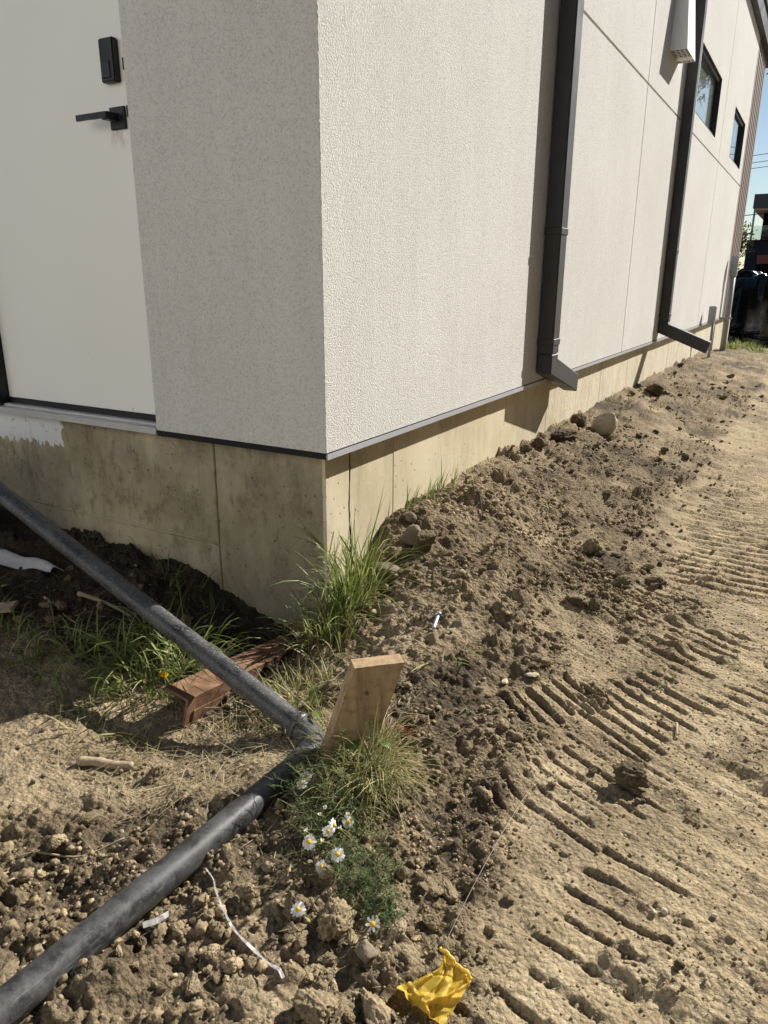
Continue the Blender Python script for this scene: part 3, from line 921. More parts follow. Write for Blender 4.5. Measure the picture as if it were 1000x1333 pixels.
put_rock('palestone', .755, -.06, .019, 'pale flat oval stone at the edge of the track marks', None, 'stone', 'stone', .3, (1.2, 1, .4), (.0, .0, .4))
put_rock('palestone', .70, -.13, .014, 'pale flat chip beside the oval stone', None, 'stone', 'stone', .3, (1.1, 1, .5), (.1, 0, 1.4))
put_rock('palestone', 1.245, -.70, .0085, 'white pebble on the smooth soil', 'white pebbles on the smooth soil', 'stone', 'stone', .2)
put_rock('palestone', 1.228, -.712, .0065, 'white pebble on the smooth soil', 'white pebbles on the smooth soil', 'stone', 'stone', .2)
put_rock('palestone', 1.33, -.66, .0065, 'white pebble on the smooth soil', 'white pebbles on the smooth soil', 'stone', 'stone', .2)
put_rock('darkest', 1.29, -.83, .010, 'small black lump alone on the smooth soil', None, 'soil_clod', 'clod', .1)
put_rock('clod', .735, .03, .036, 'slab of pressed soil tipped up at the track edge', None, 'soil_clod', 'clod', .2, (1.1, .7, .45), (.5, .1, .5), 1)
put_rock('clod', .775, .02, .034, 'wedge of pressed soil beside the tipped slab', None, 'soil_clod', 'clod', .2, (1.0, .5, .6), (.2, .3, 1.2), 3)

# medium clods, one by one, by zone
rng = np.random.default_rng(11)
ZONES = [
 # n, x range, y range, r range, kind, label, group
 (54, (.44, .86), (-1.33, -1.12), (.009, .022), 'clod', 'crumbly clod in the loose soil between the pipe and the flag', 'clods below the pipe'),
 (34, (.55, .98), (-1.18, -.88), (.010, .024), 'clod', 'brown clod in the loose soil around the daisies', 'clods around the daisies'),
 (30, (.55, .85), (-.85, -.15), (.009, .020), 'clod', 'brown clod on the loose slope below the bolt', 'clods below the bolt'),
 (42, (.10, .70), (.0, .75), (.009, .024), 'clod', 'brown clod on the loose slope near the corner grass', 'clods on the near slope'),
 (40, (.02, .70), (.75, 2.2), (.012, .030), 'clod', 'brown clod on the soil bank along the sunlit foundation', 'clods on the soil bank'),
 (36, (.68, .95), (.50, 1.45), (.014, .038), 'dark', 'dark damp clod in the churned strip beside the tracks', 'dark clods in the churned strip'),
 (40, (.05, .95), (2.2, 7.5), (.018, .045), 'dark', 'dark clod on the far soil bank', 'clods on the far bank'),
 (34, (-1.05, -.25), (-.62, -.08), (.012, .034), 'clod', 'clod in the shaded heap below the door wall', 'clods in the shaded heap'),
 (10, (-.35, .12), (-1.25, -.75), (.007, .014), 'clod', 'small clod on the trodden soil left of the pipe', 'small clods on trodden soil'),
]
for (n, xr, yr, rr, kind, label, group) in ZONES:
    for _ in range(n):
        x = rng.uniform(*xr); y = rng.uniform(*yr)
        r = rr[0] + (rr[1] - rr[0]) * rng.random() ** 2.2
        put_rock(kind, x, y, r, label, group, sink=.25 + .35 * rng.random(), sc=(rng.uniform(.8, 1.35), rng.uniform(.75, 1.1), rng.uniform(.55, 1.0)))

# crumbs too many to count: one joined mesh
def crumbs():
    def ico(sub):
        bm = bmesh.new(); bmesh.ops.create_icosphere(bm, subdivisions=sub, radius=1)
        V = np.array([v.co[:] for v in bm.verts]); F = np.array([[v.index for v in f.verts] for f in bm.faces]); bm.free()
        return V, F
    sets = []
    def sample(n, xr, yr, ypow=1.0):
        x = rng.uniform(*xr, n); y = yr[0] + (yr[1] - yr[0]) * rng.random(n) ** ypow
        return x, y
    for (n, sub, r0, r1, xr, yr, yp, pw) in (
        (1500, 3, .0055, .0160, (-.1, 1.0), (-1.45, 1.0), 1.0, 2.6),
        (9000, 2, .0024, .0078, (.0, 1.05), (-1.42, .9), 1.0, 3.0),
        (3000, 2, .0028, .0075, (-1.0, .45), (-1.45, -.05), 1.0, 2.2),
        (8000, 1, .0045, .0130, (-.02, 1.15), (.7, 6.5), 1.8, 2.0),
        (30000, 1, .0016, .0048, (.75, 1.7), (-1.45, 1.4), 1.0, 2.0)):
        x, y = sample(n, xr, yr, yp)
        z, lo, _ = ground(x, y); lg = ground.lug
        clump = fbm(x, y, 6.0, 3, 900)
        keep = rng.random(n) < np.clip(lo * (.40 + 2.0 * clump) + .05, 0, 1)
        if xr[0] == .75: keep = rng.random(n) < np.clip(.12 + .7 * lg + .55 * lo + .3 * np.clip(clump, 0, 1) ** 1.5, 0, 1)
        keep &= ~((x < .02) & (y > -.02))
        x, y, z = x[keep], y[keep], z[keep]; m = len(x)
        r = r0 + (r1 - r0) * rng.random(m) ** pw
        V0, F0 = ico(sub)
        k = len(V0)
        sc = r[:, None] * np.column_stack((rng.uniform(.75, 1.3, m), rng.uniform(.7, 1.1, m), rng.uniform(.5, .9, m)))
        P = V0[None] * (1 + rng.uniform(-.34, .22, (m, k, 1))) * sc[:, None]
        a = rng.uniform(0, 6.283, m); b = rng.uniform(-.6, .6, m)
        ca, sa, cb, sb = np.cos(a)[:, None], np.sin(a)[:, None], np.cos(b)[:, None], np.sin(b)[:, None]
        X, Y, Z = P[..., 0], P[..., 1] * cb - P[..., 2] * sb, P[..., 1] * sb + P[..., 2] * cb
        X, Y = X * ca - Y * sa, X * sa + Y * ca
        Q = np.stack((X + x[:, None], Y + y[:, None], Z + z[:, None] + (r * .32)[:, None]), -1)
        sets.append((Q.reshape(-1, 3), F0, k, m, np.repeat(rng.random(m), k)))
    V = np.concatenate([s[0] for s in sets]); T = np.concatenate([s[4] for s in sets])
    F = []; off = 0
    for Q, F0, k, m, _ in sets:
        F.append((F0[None] + (off + np.arange(m) * k)[:, None, None]).reshape(-1, 3)); off += m * k
    F = np.concatenate(F)
    me = np_mesh('soil_crumbs', V, F)
    at = me.attributes.new('tone', 'FLOAT', 'POINT'); at.data.foreach_set('value', T.astype(np.float32))
    o = link('soil_crumbs', me, MT['pebbles'])
    tag(o, 'loose crumbs of soil and grit scattered over the dug ground', 'soil crumbs', None, 'stuff')
crumbs()

# ------------------------------------------------------------------ black pipe with its elbow
PR = .0300
A0 = Vector((-1.80, -.385, .062)); A1 = Vector((.345, -.619, -.566))
B0 = Vector((.424, -.735, -.548)); B1 = Vector((.372, -1.75, -.540))
pp = empty('drain_pipe', (A1.x, A1.y, A1.z))
tag(pp, 'black plastic pipe bent at an elbow beside the wooden stake', 'pipe')
n = 60
def hollow(name, pts, rad, parent, cap_in=.0045, seg=28):
    """pipe with a wall thickness: outer skin, inner skin, end rings"""
    V, F = tube_data(pts, rad, seg); F = F[:-2]
    V2, F2 = tube_data(pts, rad - cap_in, seg, len(V)); F2 = [tuple(reversed(f)) for f in F2[:-2]]
    m = len(V); L = (len(pts) - 1) * seg
    E = []
    for k in range(seg):
        k2 = (k + 1) % seg
        E.append((k, m + k, m + k2, k2)); E.append((L + k, L + k2, m + L + k2, m + L + k))
    return mesh(name, V + V2, F + F2 + E, MT['pipe'], parent, True)
s1 = [A0.lerp(A1, t) + Vector((0, 0, -.012 * math.sin(math.pi * t))) for t in np.linspace(0, 1, n)]
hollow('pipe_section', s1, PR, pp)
s2 = [B0.lerp(B1, t) + Vector((.004 * math.sin(t * 3), 0, 0)) for t in np.linspace(0, 1, n)]
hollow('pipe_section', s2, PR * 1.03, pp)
dA = (A1 - A0).normalized(); dB = (B1 - B0).normalized()
c1 = A1 - dA * .03; c2 = B0 + dB * .03
k1 = A1 + dA * .052; k2 = B0 - dB * .052
el = []
for t in np.linspace(0, 1, 14):
    el.append(c1 * (1 - t) ** 3 + 3 * k1 * t * (1 - t) ** 2 + 3 * k2 * t * t * (1 - t) + c2 * t ** 3)
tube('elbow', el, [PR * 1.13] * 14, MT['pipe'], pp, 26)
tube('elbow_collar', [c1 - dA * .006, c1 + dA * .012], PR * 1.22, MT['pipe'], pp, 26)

# two stacked concrete blocks carry the raised end of the pipe
for k in range(2):
    zb = gz(-1.72, -.395) - .03 + k * .192
    bm = bmesh.new(); bm_box(bm, (-.195, .195), (-.095, .095), (0, .19))
    bmesh.ops.bevel(bm, geom=bm.edges[:], offset=.006, segments=2, affect='EDGES')
    o = bm_obj('concrete_block', bm, MT['chunk']); o.location = (-1.72, -.395, zb); o.rotation_euler = (0, 0, 1.4 + .1 * k)
    tag(o, ('lower' if k == 0 else 'upper') + ' of two concrete blocks propping up the black pipe', 'concrete block')

# ------------------------------------------------------------------ rusty steel angle and the plate in the pit
def steel_angle(name, p0, p1, leg, t, roll, label, mat):
    p0, p1 = Vector(p0), Vector(p1)
    d = (p1 - p0); L = d.length; d.normalize()
    s = d.cross(Vector((0, 0, 1))).normalized(); u = s.cross(d)
    q = Matrix.Rotation(roll, 3, d); s = q @ s; u = q @ u
    prof = [(0, 0), (-leg, 0), (-leg, -t), (-t, -t), (-t, -leg), (0, -leg)]
    bm = bmesh.new()
    rings = []
    for i in range(9):
        c = p0 + d * L * i / 8
        rings.append([bm.verts.new(c + s * a + u * b) for a, b in prof])
    for i in range(8):
        for k in range(6):
            bm.faces.new((rings[i][k], rings[i + 1][k], rings[i + 1][(k + 1) % 6], rings[i][(k + 1) % 6]))
    bm.faces.new(rings[0]); bm.faces.new(rings[-1][::-1])
    bmesh.ops.recalc_face_normals(bm, faces=bm.faces)
    o = bm_obj(name, bm, mat)
    tag(o, label, 'steel angle')
    return o, s, u, d
ag, s_, u_, d_ = steel_angle('steel_angle', (-.012, -.672, -.556), (-.020, -.13, -.635), .088, .009, .16, 'rusty orange steel angle lying under the black pipe', MT['rust'])
# its lower cover strip, a hairline below the edge of the upper leg
st = bmesh.new()
c0 = Vector((-.012, -.645, -.560)); 
pts = [c0 + s_ * .0035 + u_ * -.043, c0 + s_ * .0035 + u_ * -.082, c0 + d_ * .5 + s_ * .0035 + u_ * -.082, c0 + d_ * .5 + s_ * .0035 + u_ * -.043]
va = [st.verts.new(p) for p in pts]; vb = [st.verts.new(p - s_ * .003) for p in pts]
st.faces.new(va); st.faces.new(vb[::-1])
for i in range(4): st.faces.new((va[i], vb[i], vb[(i + 1) % 4], va[(i + 1) % 4]))
so = bm_obj('edge_strip', st, MT['rust'], ag)
b2, *_ = steel_angle('steel_angle', (.075, -.165, -.585), (-.11, -.03, -.600), .05, .006, -.5, 'short dark rusty steel piece against the foundation corner', MT['rust'])
me = rock_mesh('concrete_splash', 411, 4, .22, (1.3, .8, .45), .5); me.materials.append(MT['chunk'])
o = bpy.data.objects.new('concrete_splash', me); COL.objects.link(o)
o.location = (-.012, -.10, -.625); o.scale = (.055, .05, .05); o.rotation_euler = (0, .1, .3)
tag(o, 'grey lump of spilled concrete at the foundation corner', 'concrete lump')

# ------------------------------------------------------------------ wooden stake
def stake():
    # top corners of the sawn end, then the shaft runs down along a leaning axis
    w = Vector((.722, .692, 0)); t = Vector((.692, -.722, 0))
    c = Vector((.549, -.6055, -.31)); W, T, L = .1215, .046, .38
    ax = (Vector((0, 0, 1)) * math.cos(R(20)) + w * math.sin(R(20)) - t * math.sin(R(4))).normalized()
    nw, nt_, nl = 8, 4, 22
    bm = bmesh.new(); g = {}
    def on(i, j, k): return i in (0, nw) or j in (0, nt_) or k in (0, nl)
    for i in range(nw + 1):
        for j in range(nt_ + 1):
            for k in range(nl + 1):
                if not on(i, j, k): continue
                a, b2, l = (i / nw - .5) * W, (j / nt_ - .5) * T, k / nl * L
                p = Vector((a, b2, -l))
                n = Vector((mnoise.noise(p * 35), mnoise.noise(p * 35 + Vector((9, 0, 0))), mnoise.noise(p * 60) * .5)) * .0013
                if (i in (0, nw)) + (j in (0, nt_)) + (k in (0, nl)) >= 2:
                    n += Vector((-.0012 if i == nw else (.0012 if i == 0 else 0), -.0012 if j == nt_ else (.0012 if j == 0 else 0), -.0008 if k == 0 else 0))
                g[i, j, k] = bm.verts.new((a + n.x, b2 + n.y, -l + n.z))
    def quad(*ks):
        bm.faces.new([g[k] for k in ks])
    for i in range(nw):
        for k in range(nl):
            for j in (0, nt_): quad((i, j, k), (i + 1, j, k), (i + 1, j, k + 1), (i, j, k + 1))
    for j in range(nt_):
        for k in range(nl):
            for i in (0, nw): quad((i, j, k), (i, j + 1, k), (i, j + 1, k + 1), (i, j, k + 1))
    for i in range(nw):
        for j in range(nt_):
            for k in (0, nl): quad((i, j, k), (i + 1, j, k), (i + 1, j + 1, k), (i, j + 1, k))
    o = bm_obj('wooden_stake', bm, MT['wood'])
    me = o.data
    for v in me.vertices:          # the end is sawn on the skew, so the shaft is sheared along its leaning axis
        q = w * v.co.x + t * v.co.y + ax * v.co.z
        v.co = q
    o.location = c
    tag(o, 'short sawn lumber stake leaning out of the dry grass', 'wooden stake')
stake()

# ------------------------------------------------------------------ anchor bolt
def bolt():
    e = empty('anchor_bolt', (.42, -.018, gz(.42, -.018) + .008))
    b = Vector((.408, .025, gz(.408, .025) + .013)); d = Vector((.28, -1.0, -.10)).normalized()
    V, F = [], []
    n = 34
    pts = [b + d * (.080 * i / n) for i in range(n + 1)]
    rad = [.0060 + (.0007 if i % 2 else 0) for i in range(n + 1)]
    tube('shank', pts, rad, MT['steel'], e, 12)
    tube('hex_head', [b - d * .010, b], .0100, MT['steel'], e, 6)
    tube('washer', [b - d * .0005, b + d * .0022], .0130, MT['steel'], e, 20)
    tube('tip', [b - d * .018, b - d * .010], [.0045, .0052], MT['steel'], e, 10)
    tag(e, 'zinc plated anchor bolt lying on the loose soil', 'bolt')
bolt()

# ------------------------------------------------------------------ yellow marker flag with wire
def flag():
    zg = gz(.935, -1.08)
    e = empty('marker_flag', (.93, -1.06, zg))
    rnd = random.Random(5)
    c = [Vector((.924, -1.028, 0)), Vector((.990, -1.046, 0)), Vector((.980, -1.136, 0)), Vector((.900, -1.114, 0))]
    # crumple: distance to random fold lines gives sharp creases
    folds = []
    for _ in range(34):
        a = rnd.uniform(0, 3.1416); folds.append((math.cos(a), math.sin(a), rnd.uniform(-.7, 1.3), rnd.uniform(.035, .14), rnd.choice((-1, 1))))
    nu, nv = 40, 44
    bm = bmesh.new(); g = {}
    for i in range(nu + 1):
        for j in range(nv + 1):
            u, v = i / nu, j / nv
            p = (c[0] * (1 - u) + c[1] * u) * (1 - v) + (c[3] * (1 - u) + c[2] * u) * v
            p = p + Vector((.016, .004, 0)) * math.sin(v * 5.0) * (1 - u)
            base = float(base_height(np.array([p.x]), np.array([p.y]))[0])
            h = 0
            for (ca, sa, off, wd, sg) in folds:
                dd = abs(u * ca + v * sa - off)
                h += sg * max(0, 1 - dd / wd) * wd * .070
            lift = .022 * max(0, 1 - v * 2.4) * (1 - .55 * u) + .014 * max(0, 1 - abs(v - .42) * 4) * (.4 + .6 * max(0, 1 - abs(u - .45) * 2.5))
            z = base + .020 + lift + h
            g[i, j] = bm.verts.new((p.x + h * .45, p.y - h * .35, max(z, base + .008)))
    for i in range(nu):
        for j in range(nv):
            bm.faces.new((g[i, j], g[i + 1, j], g[i + 1, j + 1], g[i, j + 1]))
    hem = [g[i, 0].co.copy() for i in range(0, nu + 1, 2)]
    bmesh.ops.solidify(bm, geom=bm.faces[:], thickness=.0003)
    bm_obj('flag_sheet', bm, MT['yellow'], e, False)
    tube('flag_hem', [q + Vector((0, .0015, .0010)) for q in hem], .0030, MT['yellow'], e, 8)
    p0 = hem[0] + Vector((.004, .002, .002)); p1 = Vector((.908, -.507, gz(.908, -.507) + .006))
    mid = p0.lerp(p1, .45) + Vector((-.006, 0, .022))
    pts = [p0 * (1 - t) ** 2 + 2 * mid * t * (1 - t) + p1 * t * t for t in np.linspace(0, 1, 24)]
    tube('wire_staff', pts, .0006, MT['wire'], e, 6)
    tag(e, 'crumpled yellow marker flag on a thin wire lying on the soil', 'marker flag')
flag()

# ------------------------------------------------------------------ small litter
def strip(name, pts, width, mat, label, cat, twist=0.0, thick=.0012, taper=None):
    pts = [Vector(p) for p in pts]
    bm = bmesh.new(); rows = []
    n = len(pts)
    for i, p in enumerate(pts):
        t = (pts[min(i + 1, n - 1)] - pts[max(i - 1, 0)]).normalized()
        s = t.cross(Vector((0, 0, 1))).normalized()
        s = Matrix.Rotation(twist * math.sin(i * .7), 3, t) @ s
        w = width * (taper(i / (n - 1)) if taper else 1)
        rows.append((bm.verts.new(p - s * w / 2), bm.verts.new(p + s * w / 2)))
    for i in range(n - 1):
        bm.faces.new((rows[i][0], rows[i][1], rows[i + 1][1], rows[i + 1][0]))
    bmesh.ops.solidify(bm, geom=bm.faces[:], thickness=thick)
    o = bm_obj(name, bm, mat, None, True)
    tag(o, label, cat)
    return o
def bez(ps, n):
    """Catmull-Rom through points"""
    ps = [Vector(p) for p in ps]; ps = [ps[0] * 2 - ps[1]] + ps + [ps[-1] * 2 - ps[-2]]
    out = []
    for i in range(1, len(ps) - 2):
        for k in range(n):
            t = k / n; a, b, c, d = ps[i - 1:i + 3]
            out.append(.5 * ((2 * b) + (c - a) * t + (2 * a - 5 * b + 4 * c - d) * t * t + (3 * b - a - 3 * c + d) * t ** 3))
    out.append(ps[-2]); return out
def on_ground(xy, h=.006):
    return [(x, y, gz(x, y) + h) for x, y in xy]
rb = bez([(.462, -1.115, gz(.462, -1.115) + .030)] + on_ground([(.490, -1.125), (.520, -1.150), (.56, -1.170), (.60, -1.190), (.66, -1.205), (.725, -1.216)], .021), 8)
for q in rb:
    q.z = max(q.z, max(gz(q.x + a, q.y + b) for a, b in ((0, 0), (.008, 0), (-.008, 0), (0, .008), (0, -.008))) + .005)
for _ in range(3):
    zs = [q.z for q in rb]
    for i in range(1, len(rb) - 1): rb[i].z = max(zs[i], (zs[i - 1] + zs[i] + zs[i + 1]) / 3)
strip('white_ribbon', rb, .0050, MT['ribbon'], 'narrow white plastic ribbon curling over the soil below the pipe', 'ribbon', .5, .001, lambda t: .45 + .75 * t)
strip('wood_chip', [(.448, -1.262, gz(.448, -1.262) + .018), (.462, -1.243, gz(.462, -1.243) + .020), (.476, -1.226, gz(.476, -1.226) + .022)], .014, MT['ribbon'], 'white splinter of painted wood beside the black pipe', 'wood chip', 0, .004)
sc = bmesh.new(); g = {}
for i in range(21):
    for j in range(9):
        u, v = i / 20, j / 8
        x = -1.42 + .40 * u; y = -.345 + .03 * u + (v - .5) * (.15 * (1 - .6 * u))
        z = float(base_height(np.array([x]), np.array([y]))[0]) + .050 + .030 * mnoise.noise(Vector((u * 4, v * 3, 1.3))) - .045 * abs(v - .45)
        g[i, j] = sc.verts.new((x, y, z))
for i in range(20):
    for j in range(8): sc.faces.new((g[i, j], g[i + 1, j], g[i + 1, j + 1], g[i, j + 1]))
bmesh.ops.solidify(sc, geom=sc.faces[:], thickness=.001)
tag(bm_obj('plastic_scrap', sc, MT['white_plastic'], None, True), 'torn white plastic sheet scrap on the shaded heap', 'plastic scrap')
pts = bez(on_ground([(-.10, -.965), (-.06, -.945), (-.02, -.925), (.02, -.905)], .010), 6)
tag(tube('root_stub', pts, [.013, .0125, .012, .0115, .011, .0105, .011, .0125, .0115, .0105, .0105, .010, .010, .0095, .0095, .009, .009, .0085, .008][:len(pts)], MT['root'], None, 12), 'pale broken root stub on the sunlit soil by the shade line', 'root')
def twig(pts, r, label, mat='root'):
    p = bez(pts, 6)
    tag(tube('twig', p, [r * (1 - .6 * i / len(p)) for i in range(len(p))], MT[mat], None, 6), label, 'twig')
twig(on_ground([(.075, -1.255), (.12, -1.235), (.19, -1.19), (.24, -1.12)], .006), .0028, 'dry curved stem beside the round clod')
twig(on_ground([(1.36, -.05), (1.41, -.02), (1.46, .02)], .006), .003, 'pale dry twig lying on the tracked soil')
twig(on_ground([(1.16, -.02), (1.165, -.05), (1.17, -.08)], .007), .0045, 'short pale stick on the tracked soil')
twig([(.02, 1.12, gz(.02, 1.12)), (.025, 1.10, gz(.02, 1.1) + .05), (.02, 1.07, gz(.02, 1.07) + .075)], .0045, 'thin bent twig sticking up by the foundation', 'bark')
twig(on_ground([(.36, .62), (.42, .64), (.50, .60)], .008), .006, 'dark root piece lying on the soil slope', 'bark')
twig(on_ground([(.17, .93), (.19, .88), (.24, .80)], .008), .006, 'bark covered stick on the soil bank by the wall', 'bark')
twig([(-.86, -.49, gz(-.86, -.49) + .012), (-.75, -.50, gz(-.75, -.5) + .018), (-.66, -.52, gz(-.66, -.52) + .012)], .004, 'dry straw stalk on the shaded heap')
twig([(-.80, -.40, gz(-.8, -.4) + .014), (-.70, -.36, gz(-.7, -.36) + .016), (-.62, -.33, gz(-.62, -.33) + .012)], .008, 'pale broken stick on the shaded heap below the pipe')
# flat board splinter in the shade
bm = bmesh.new(); bm_box(bm, (-.10, .10), (-.028, .028), (-.006, .006))
bmesh.ops.subdivide_edges(bm, edges=bm.edges[:], cuts=3, use_grid_fill=True)
for v in bm.verts: v.co += Vector((mnoise.noise(v.co * 40), mnoise.noise(v.co * 40 + Vector((5, 0, 0))), .4 * mnoise.noise(v.co * 60))) * .006
o = bm_obj('wood_splinter', bm, MT['root']); o.location = (-.93, -.66, gz(-.93, -.66) + .02); o.rotation_euler = (.1, -.12, .5)
tag(o, 'weathered wood splinter lying in the shade', 'wood splinter')
# red leaf: lobed outline
def leaf(name, loc, rot, size, mat, label, lobes):
    bm = bmesh.new(); n = 40
    c = bm.verts.new((0, 0, 0)); ring = []
    for i in range(n):
        a = 2 * math.pi * i / n
        r = size * (.58 + .42 * abs(math.cos(a * lobes / 2)) ** .8)
        ring.append(bm.verts.new((r * math.cos(a), r * math.sin(a) * .85, .22 * size * math.sin(a * 2 + .5) * (r / size))))
    for i in range(n): bm.faces.new((c, ring[i], ring[(i + 1) % n]))
    bmesh.ops.solidify(bm, geom=bm.faces[:], thickness=.0004)
    o = bm_obj(name, bm, mat, None, True); o.location = loc; o.rotation_euler = rot
    tag(o, label, 'leaf'); return o
leaf('fallen_leaf', (.590, -.540, gz(.59, -.54) + .022), (.5, .35, .4), .024, MT['leafred'], 'reddish brown fallen leaf beside the wooden stake', 5)

# ------------------------------------------------------------------ plants
def blade_mesh(name, specs, seg=6):
    """specs: base xyz, azimuth, lean, curl, length, width, tone ; one ribbon each, folded along the midrib"""
    V, F, C = [], [], []
    for (b, az, lean, curl, L, w, tone) in specs:
        p = Vector(b); v0 = len(V)
        side0 = Vector((-math.sin(az), math.cos(az), 0))
        tw = random.uniform(-.9, .9)
        for i in range(seg + 1):
            t = i / seg
            th = lean + curl * t ** 1.4
            d = Vector((math.sin(th) * math.cos(az), math.sin(th) * math.sin(az), math.cos(th)))
            nrm = Vector((math.cos(th) * math.cos(az), math.cos(th) * math.sin(az), -math.sin(th)))
            s = side0 * math.cos(tw * t) + nrm * math.sin(tw * t)
            ww = w * (.55 + .45 * min(1, t * 4)) * (1 - t ** 2.2) + .0002
            V += [p - s * ww / 2, p + nrm * ww * .14, p + s * ww / 2]
            C += [(tone, t, 0, 1)] * 3
            p = p + d * (L / seg)
        for i in range(seg):
            a = v0 + i * 3
            F += [(a, a + 1, a + 4, a + 3), (a + 1, a + 2, a + 5, a + 4)]
    me = bpy.data.meshes.new(name)
    me.from_pydata([tuple(v) for v in V], [], F); me.update()
    me.polygons.foreach_set('use_smooth', [True] * len(F))
    at = me.attributes.new('var', 'FLOAT_COLOR', 'POINT')
    at.data.foreach_set('color', np.array(C, dtype=np.float32).ravel())
    return me

def tuft(loc, n, rad, L, w, lean, curl, mat, label, group=None, name='grass_tuft', az=None, tone=(0, 1), ell=(1, 1), cat='grass tuft', seedh=0):
    specs = []
    for _ in range(n):
        a = random.uniform(0, 6.283); rr = rad * math.sqrt(random.random())
        x = loc[0] + rr * math.cos(a) * ell[0]; y = loc[1] + rr * math.sin(a) * ell[1]
        z = gz_fast(x, y) - .004
        aa = a + random.gauss(0, .8) if az is None else random.gauss(az, .9)
        Lk = L * random.uniform(.45, 1.12)
        specs.append(((x, y, z), aa, abs(random.gauss(*lean)), random.gauss(*curl), Lk, w * random.uniform(.6, 1.25), random.uniform(*tone)))
    me = blade_mesh(name, specs)
    o = link(name, me, MT[mat])
    tag(o, label, cat, group)
    return o
_gx = np.linspace(-1.6, 1.8, 420); _gy = np.linspace(-1.55, 1.4, 420)
_GX, _GY = np.meshgrid(_gx, _gy)
_GZ = ground(_GX.ravel(), _GY.ravel())[0].reshape(_GX.shape)
def gz_fast(x, y):
    if not (-1.6 < x < 1.8 and -1.55 < y < 1.4): return gz(x, y)
    return float(_GZ[int((y + 1.55) / 2.95 * 419 + .5), int((x + 1.6) / 3.4 * 419 + .5)])

# lush clump at the foundation corner
tuft((.055, .080), 170, .085, .35, .0064, (.26, .22), (1.15, .7), 'grass', 'tall green grass clump growing at the sunlit foundation corner', tone=(.2, 1), ell=(.8, 1.2))
tuft((.075, .030), 60, .080, .20, .0050, (.75, .35), (1.0, .7), 'drygrass', 'yellowing arching blades among the corner grass', tone=(0, .8))
tuft((.050, -.085), 140, .085, .24, .0055, (.50, .35), (1.3, .7), 'grass', 'green grass drooping below the corner clump', tone=(.2, 1))
for (x, y, L, a, le) in ((.035, .02, .42, .9, .12), (.02, .09, .44, .5, .05), (.06, .12, .38, .3, .35), (.09, .06, .34, -.8, .7), (.03, .05, .40, 2.4, .25), (.07, .0, .34, -.2, .5)):
    tuft((x, y), 3, .012, L, .0045, (le, .10), (.45, .3), 'grass', 'long single grass stem rising from the corner clump', 'long stems of the corner clump', az=a, tone=(.4, .9))
tuft((.115, -.19), 80, .080, .15, .0042, (.6, .35), (.9, .7), 'drygrass', 'yellow green grass between the corner and the stake', tone=(0, .9))
# slender tufts along the foundation
for (x, y, n, L) in ((.0, .555, 7, .13), (-.005, .66, 5, .14), (-.005, .78, 9, .12), (-.01, .90, 12, .15), (.0, 1.02, 9, .13)):
    tuft((x, y), n, .022, L, .0052, (.30, .2), (.35, .3), 'grass', 'small upright grass tuft at the foot of the sunlit foundation', 'tufts along the foundation', az=.9, tone=(.2, .9), ell=(.5, 1.4))
for (x, y) in ((-.02, 3.95), (-.02, 4.2), (0.0, 2.62)):
    tuft((x, y), 14, .03, .06, .004, (.5, .3), (.5, .3), 'grass', 'tiny weed tuft at the foot of the sunlit foundation', 'weeds along the far foundation', tone=(.3, .9))
# grass in the building's shade, left
SHADE = [(-.30, -.50, 110, .27, .11, 'long drooping green grass behind the dandelion'), (-.42, -.60, 80, .22, .11, 'drooping grass in front of the broad dock leaf'),
         (-.18, -.48, 80, .25, .08, 'long grass blades between the dandelion and the pipe'), (-.56, -.66, 60, .16, .11, 'shaded low grass between the dock leaf and the wood splinter'),
         (-.70, -.74, 50, .15, .10, 'shaded grass tuft in front of the wood splinter'), (-.24, -.62, 80, .22, .09, 'sunlit grass tuft left of the dandelion at the shade line'),
         (-.34, -.76, 50, .13, .08, 'short grass at the shade line between sunlit and shaded soil'), (-.85, -.72, 40, .15, .09, 'shaded grass tuft beside the wood splinter')]
for (x, y, n, L, rad, lab) in SHADE:
    tuft((x, y), int(n * .75), rad, L * 1.12, .0056, (.50, .3), (1.9, .6), 'grass', lab, 'grass on the shaded heap', tone=(.1, .95))
for (x, y) in ((-.72, -.05), (-.60, -.06), (-.48, -.07), (-.66, -.12)):
    tuft((x, y), 8, .05, .11, .006, (.35, .25), (.7, .5), 'grass', 'sparse dark grass at the foot of the shaded foundation', 'grass along the shaded foundation', tone=(0, .5))
tuft((-.075, -.80), 26, .055, .12, .0050, (1.0, .25), (.5, .3), 'drygrass', 'pale flattened weed at the shade line beside the root stub', tone=(.1, .7), az=-.8)
tuft((-.20, -.86), 16, .05, .09, .0042, (.9, .3), (.6, .3), 'drygrass', 'small yellowing tuft on the sunlit soil by the shade line', tone=(.2, .9))
tuft((.13, -.67), 40, .060, .07, .0030, (.9, .35), (.7, .5), 'drygrass', 'dry matted grass in front of the rusty angle', tone=(.4, 1))
tuft((.20, -.45), 170, .11, .11, .0036, (.7, .35), (.9, .5), 'drygrass', 'yellowing grass between the pipe and the stake', tone=(0, .9))
tuft((.27, -.56), 60, .07, .10, .0040, (.7, .35), (.9, .5), 'grass', 'green grass pressed against the pipe beside the stake', tone=(.4, 1))
tuft((.535, -.665), 300, .075, .15, .0026, (.75, .3), (1.3, .5), 'drygrass', 'golden dry grass tuft around the foot of the stake', tone=(.35, 1))
tuft((.60, -.690), 150, .07, .17, .0024, (.9, .3), (1.2, .4), 'drygrass', 'dry bent stems spilling right of the stake', tone=(.3, 1), az=-.5)
tuft((.575, -.76), 200, .07, .16, .0024, (.8, .35), (1.1, .5), 'drygrass', 'long dry stems lying over the daisy leaves', tone=(.2, 1), az=-1.3)
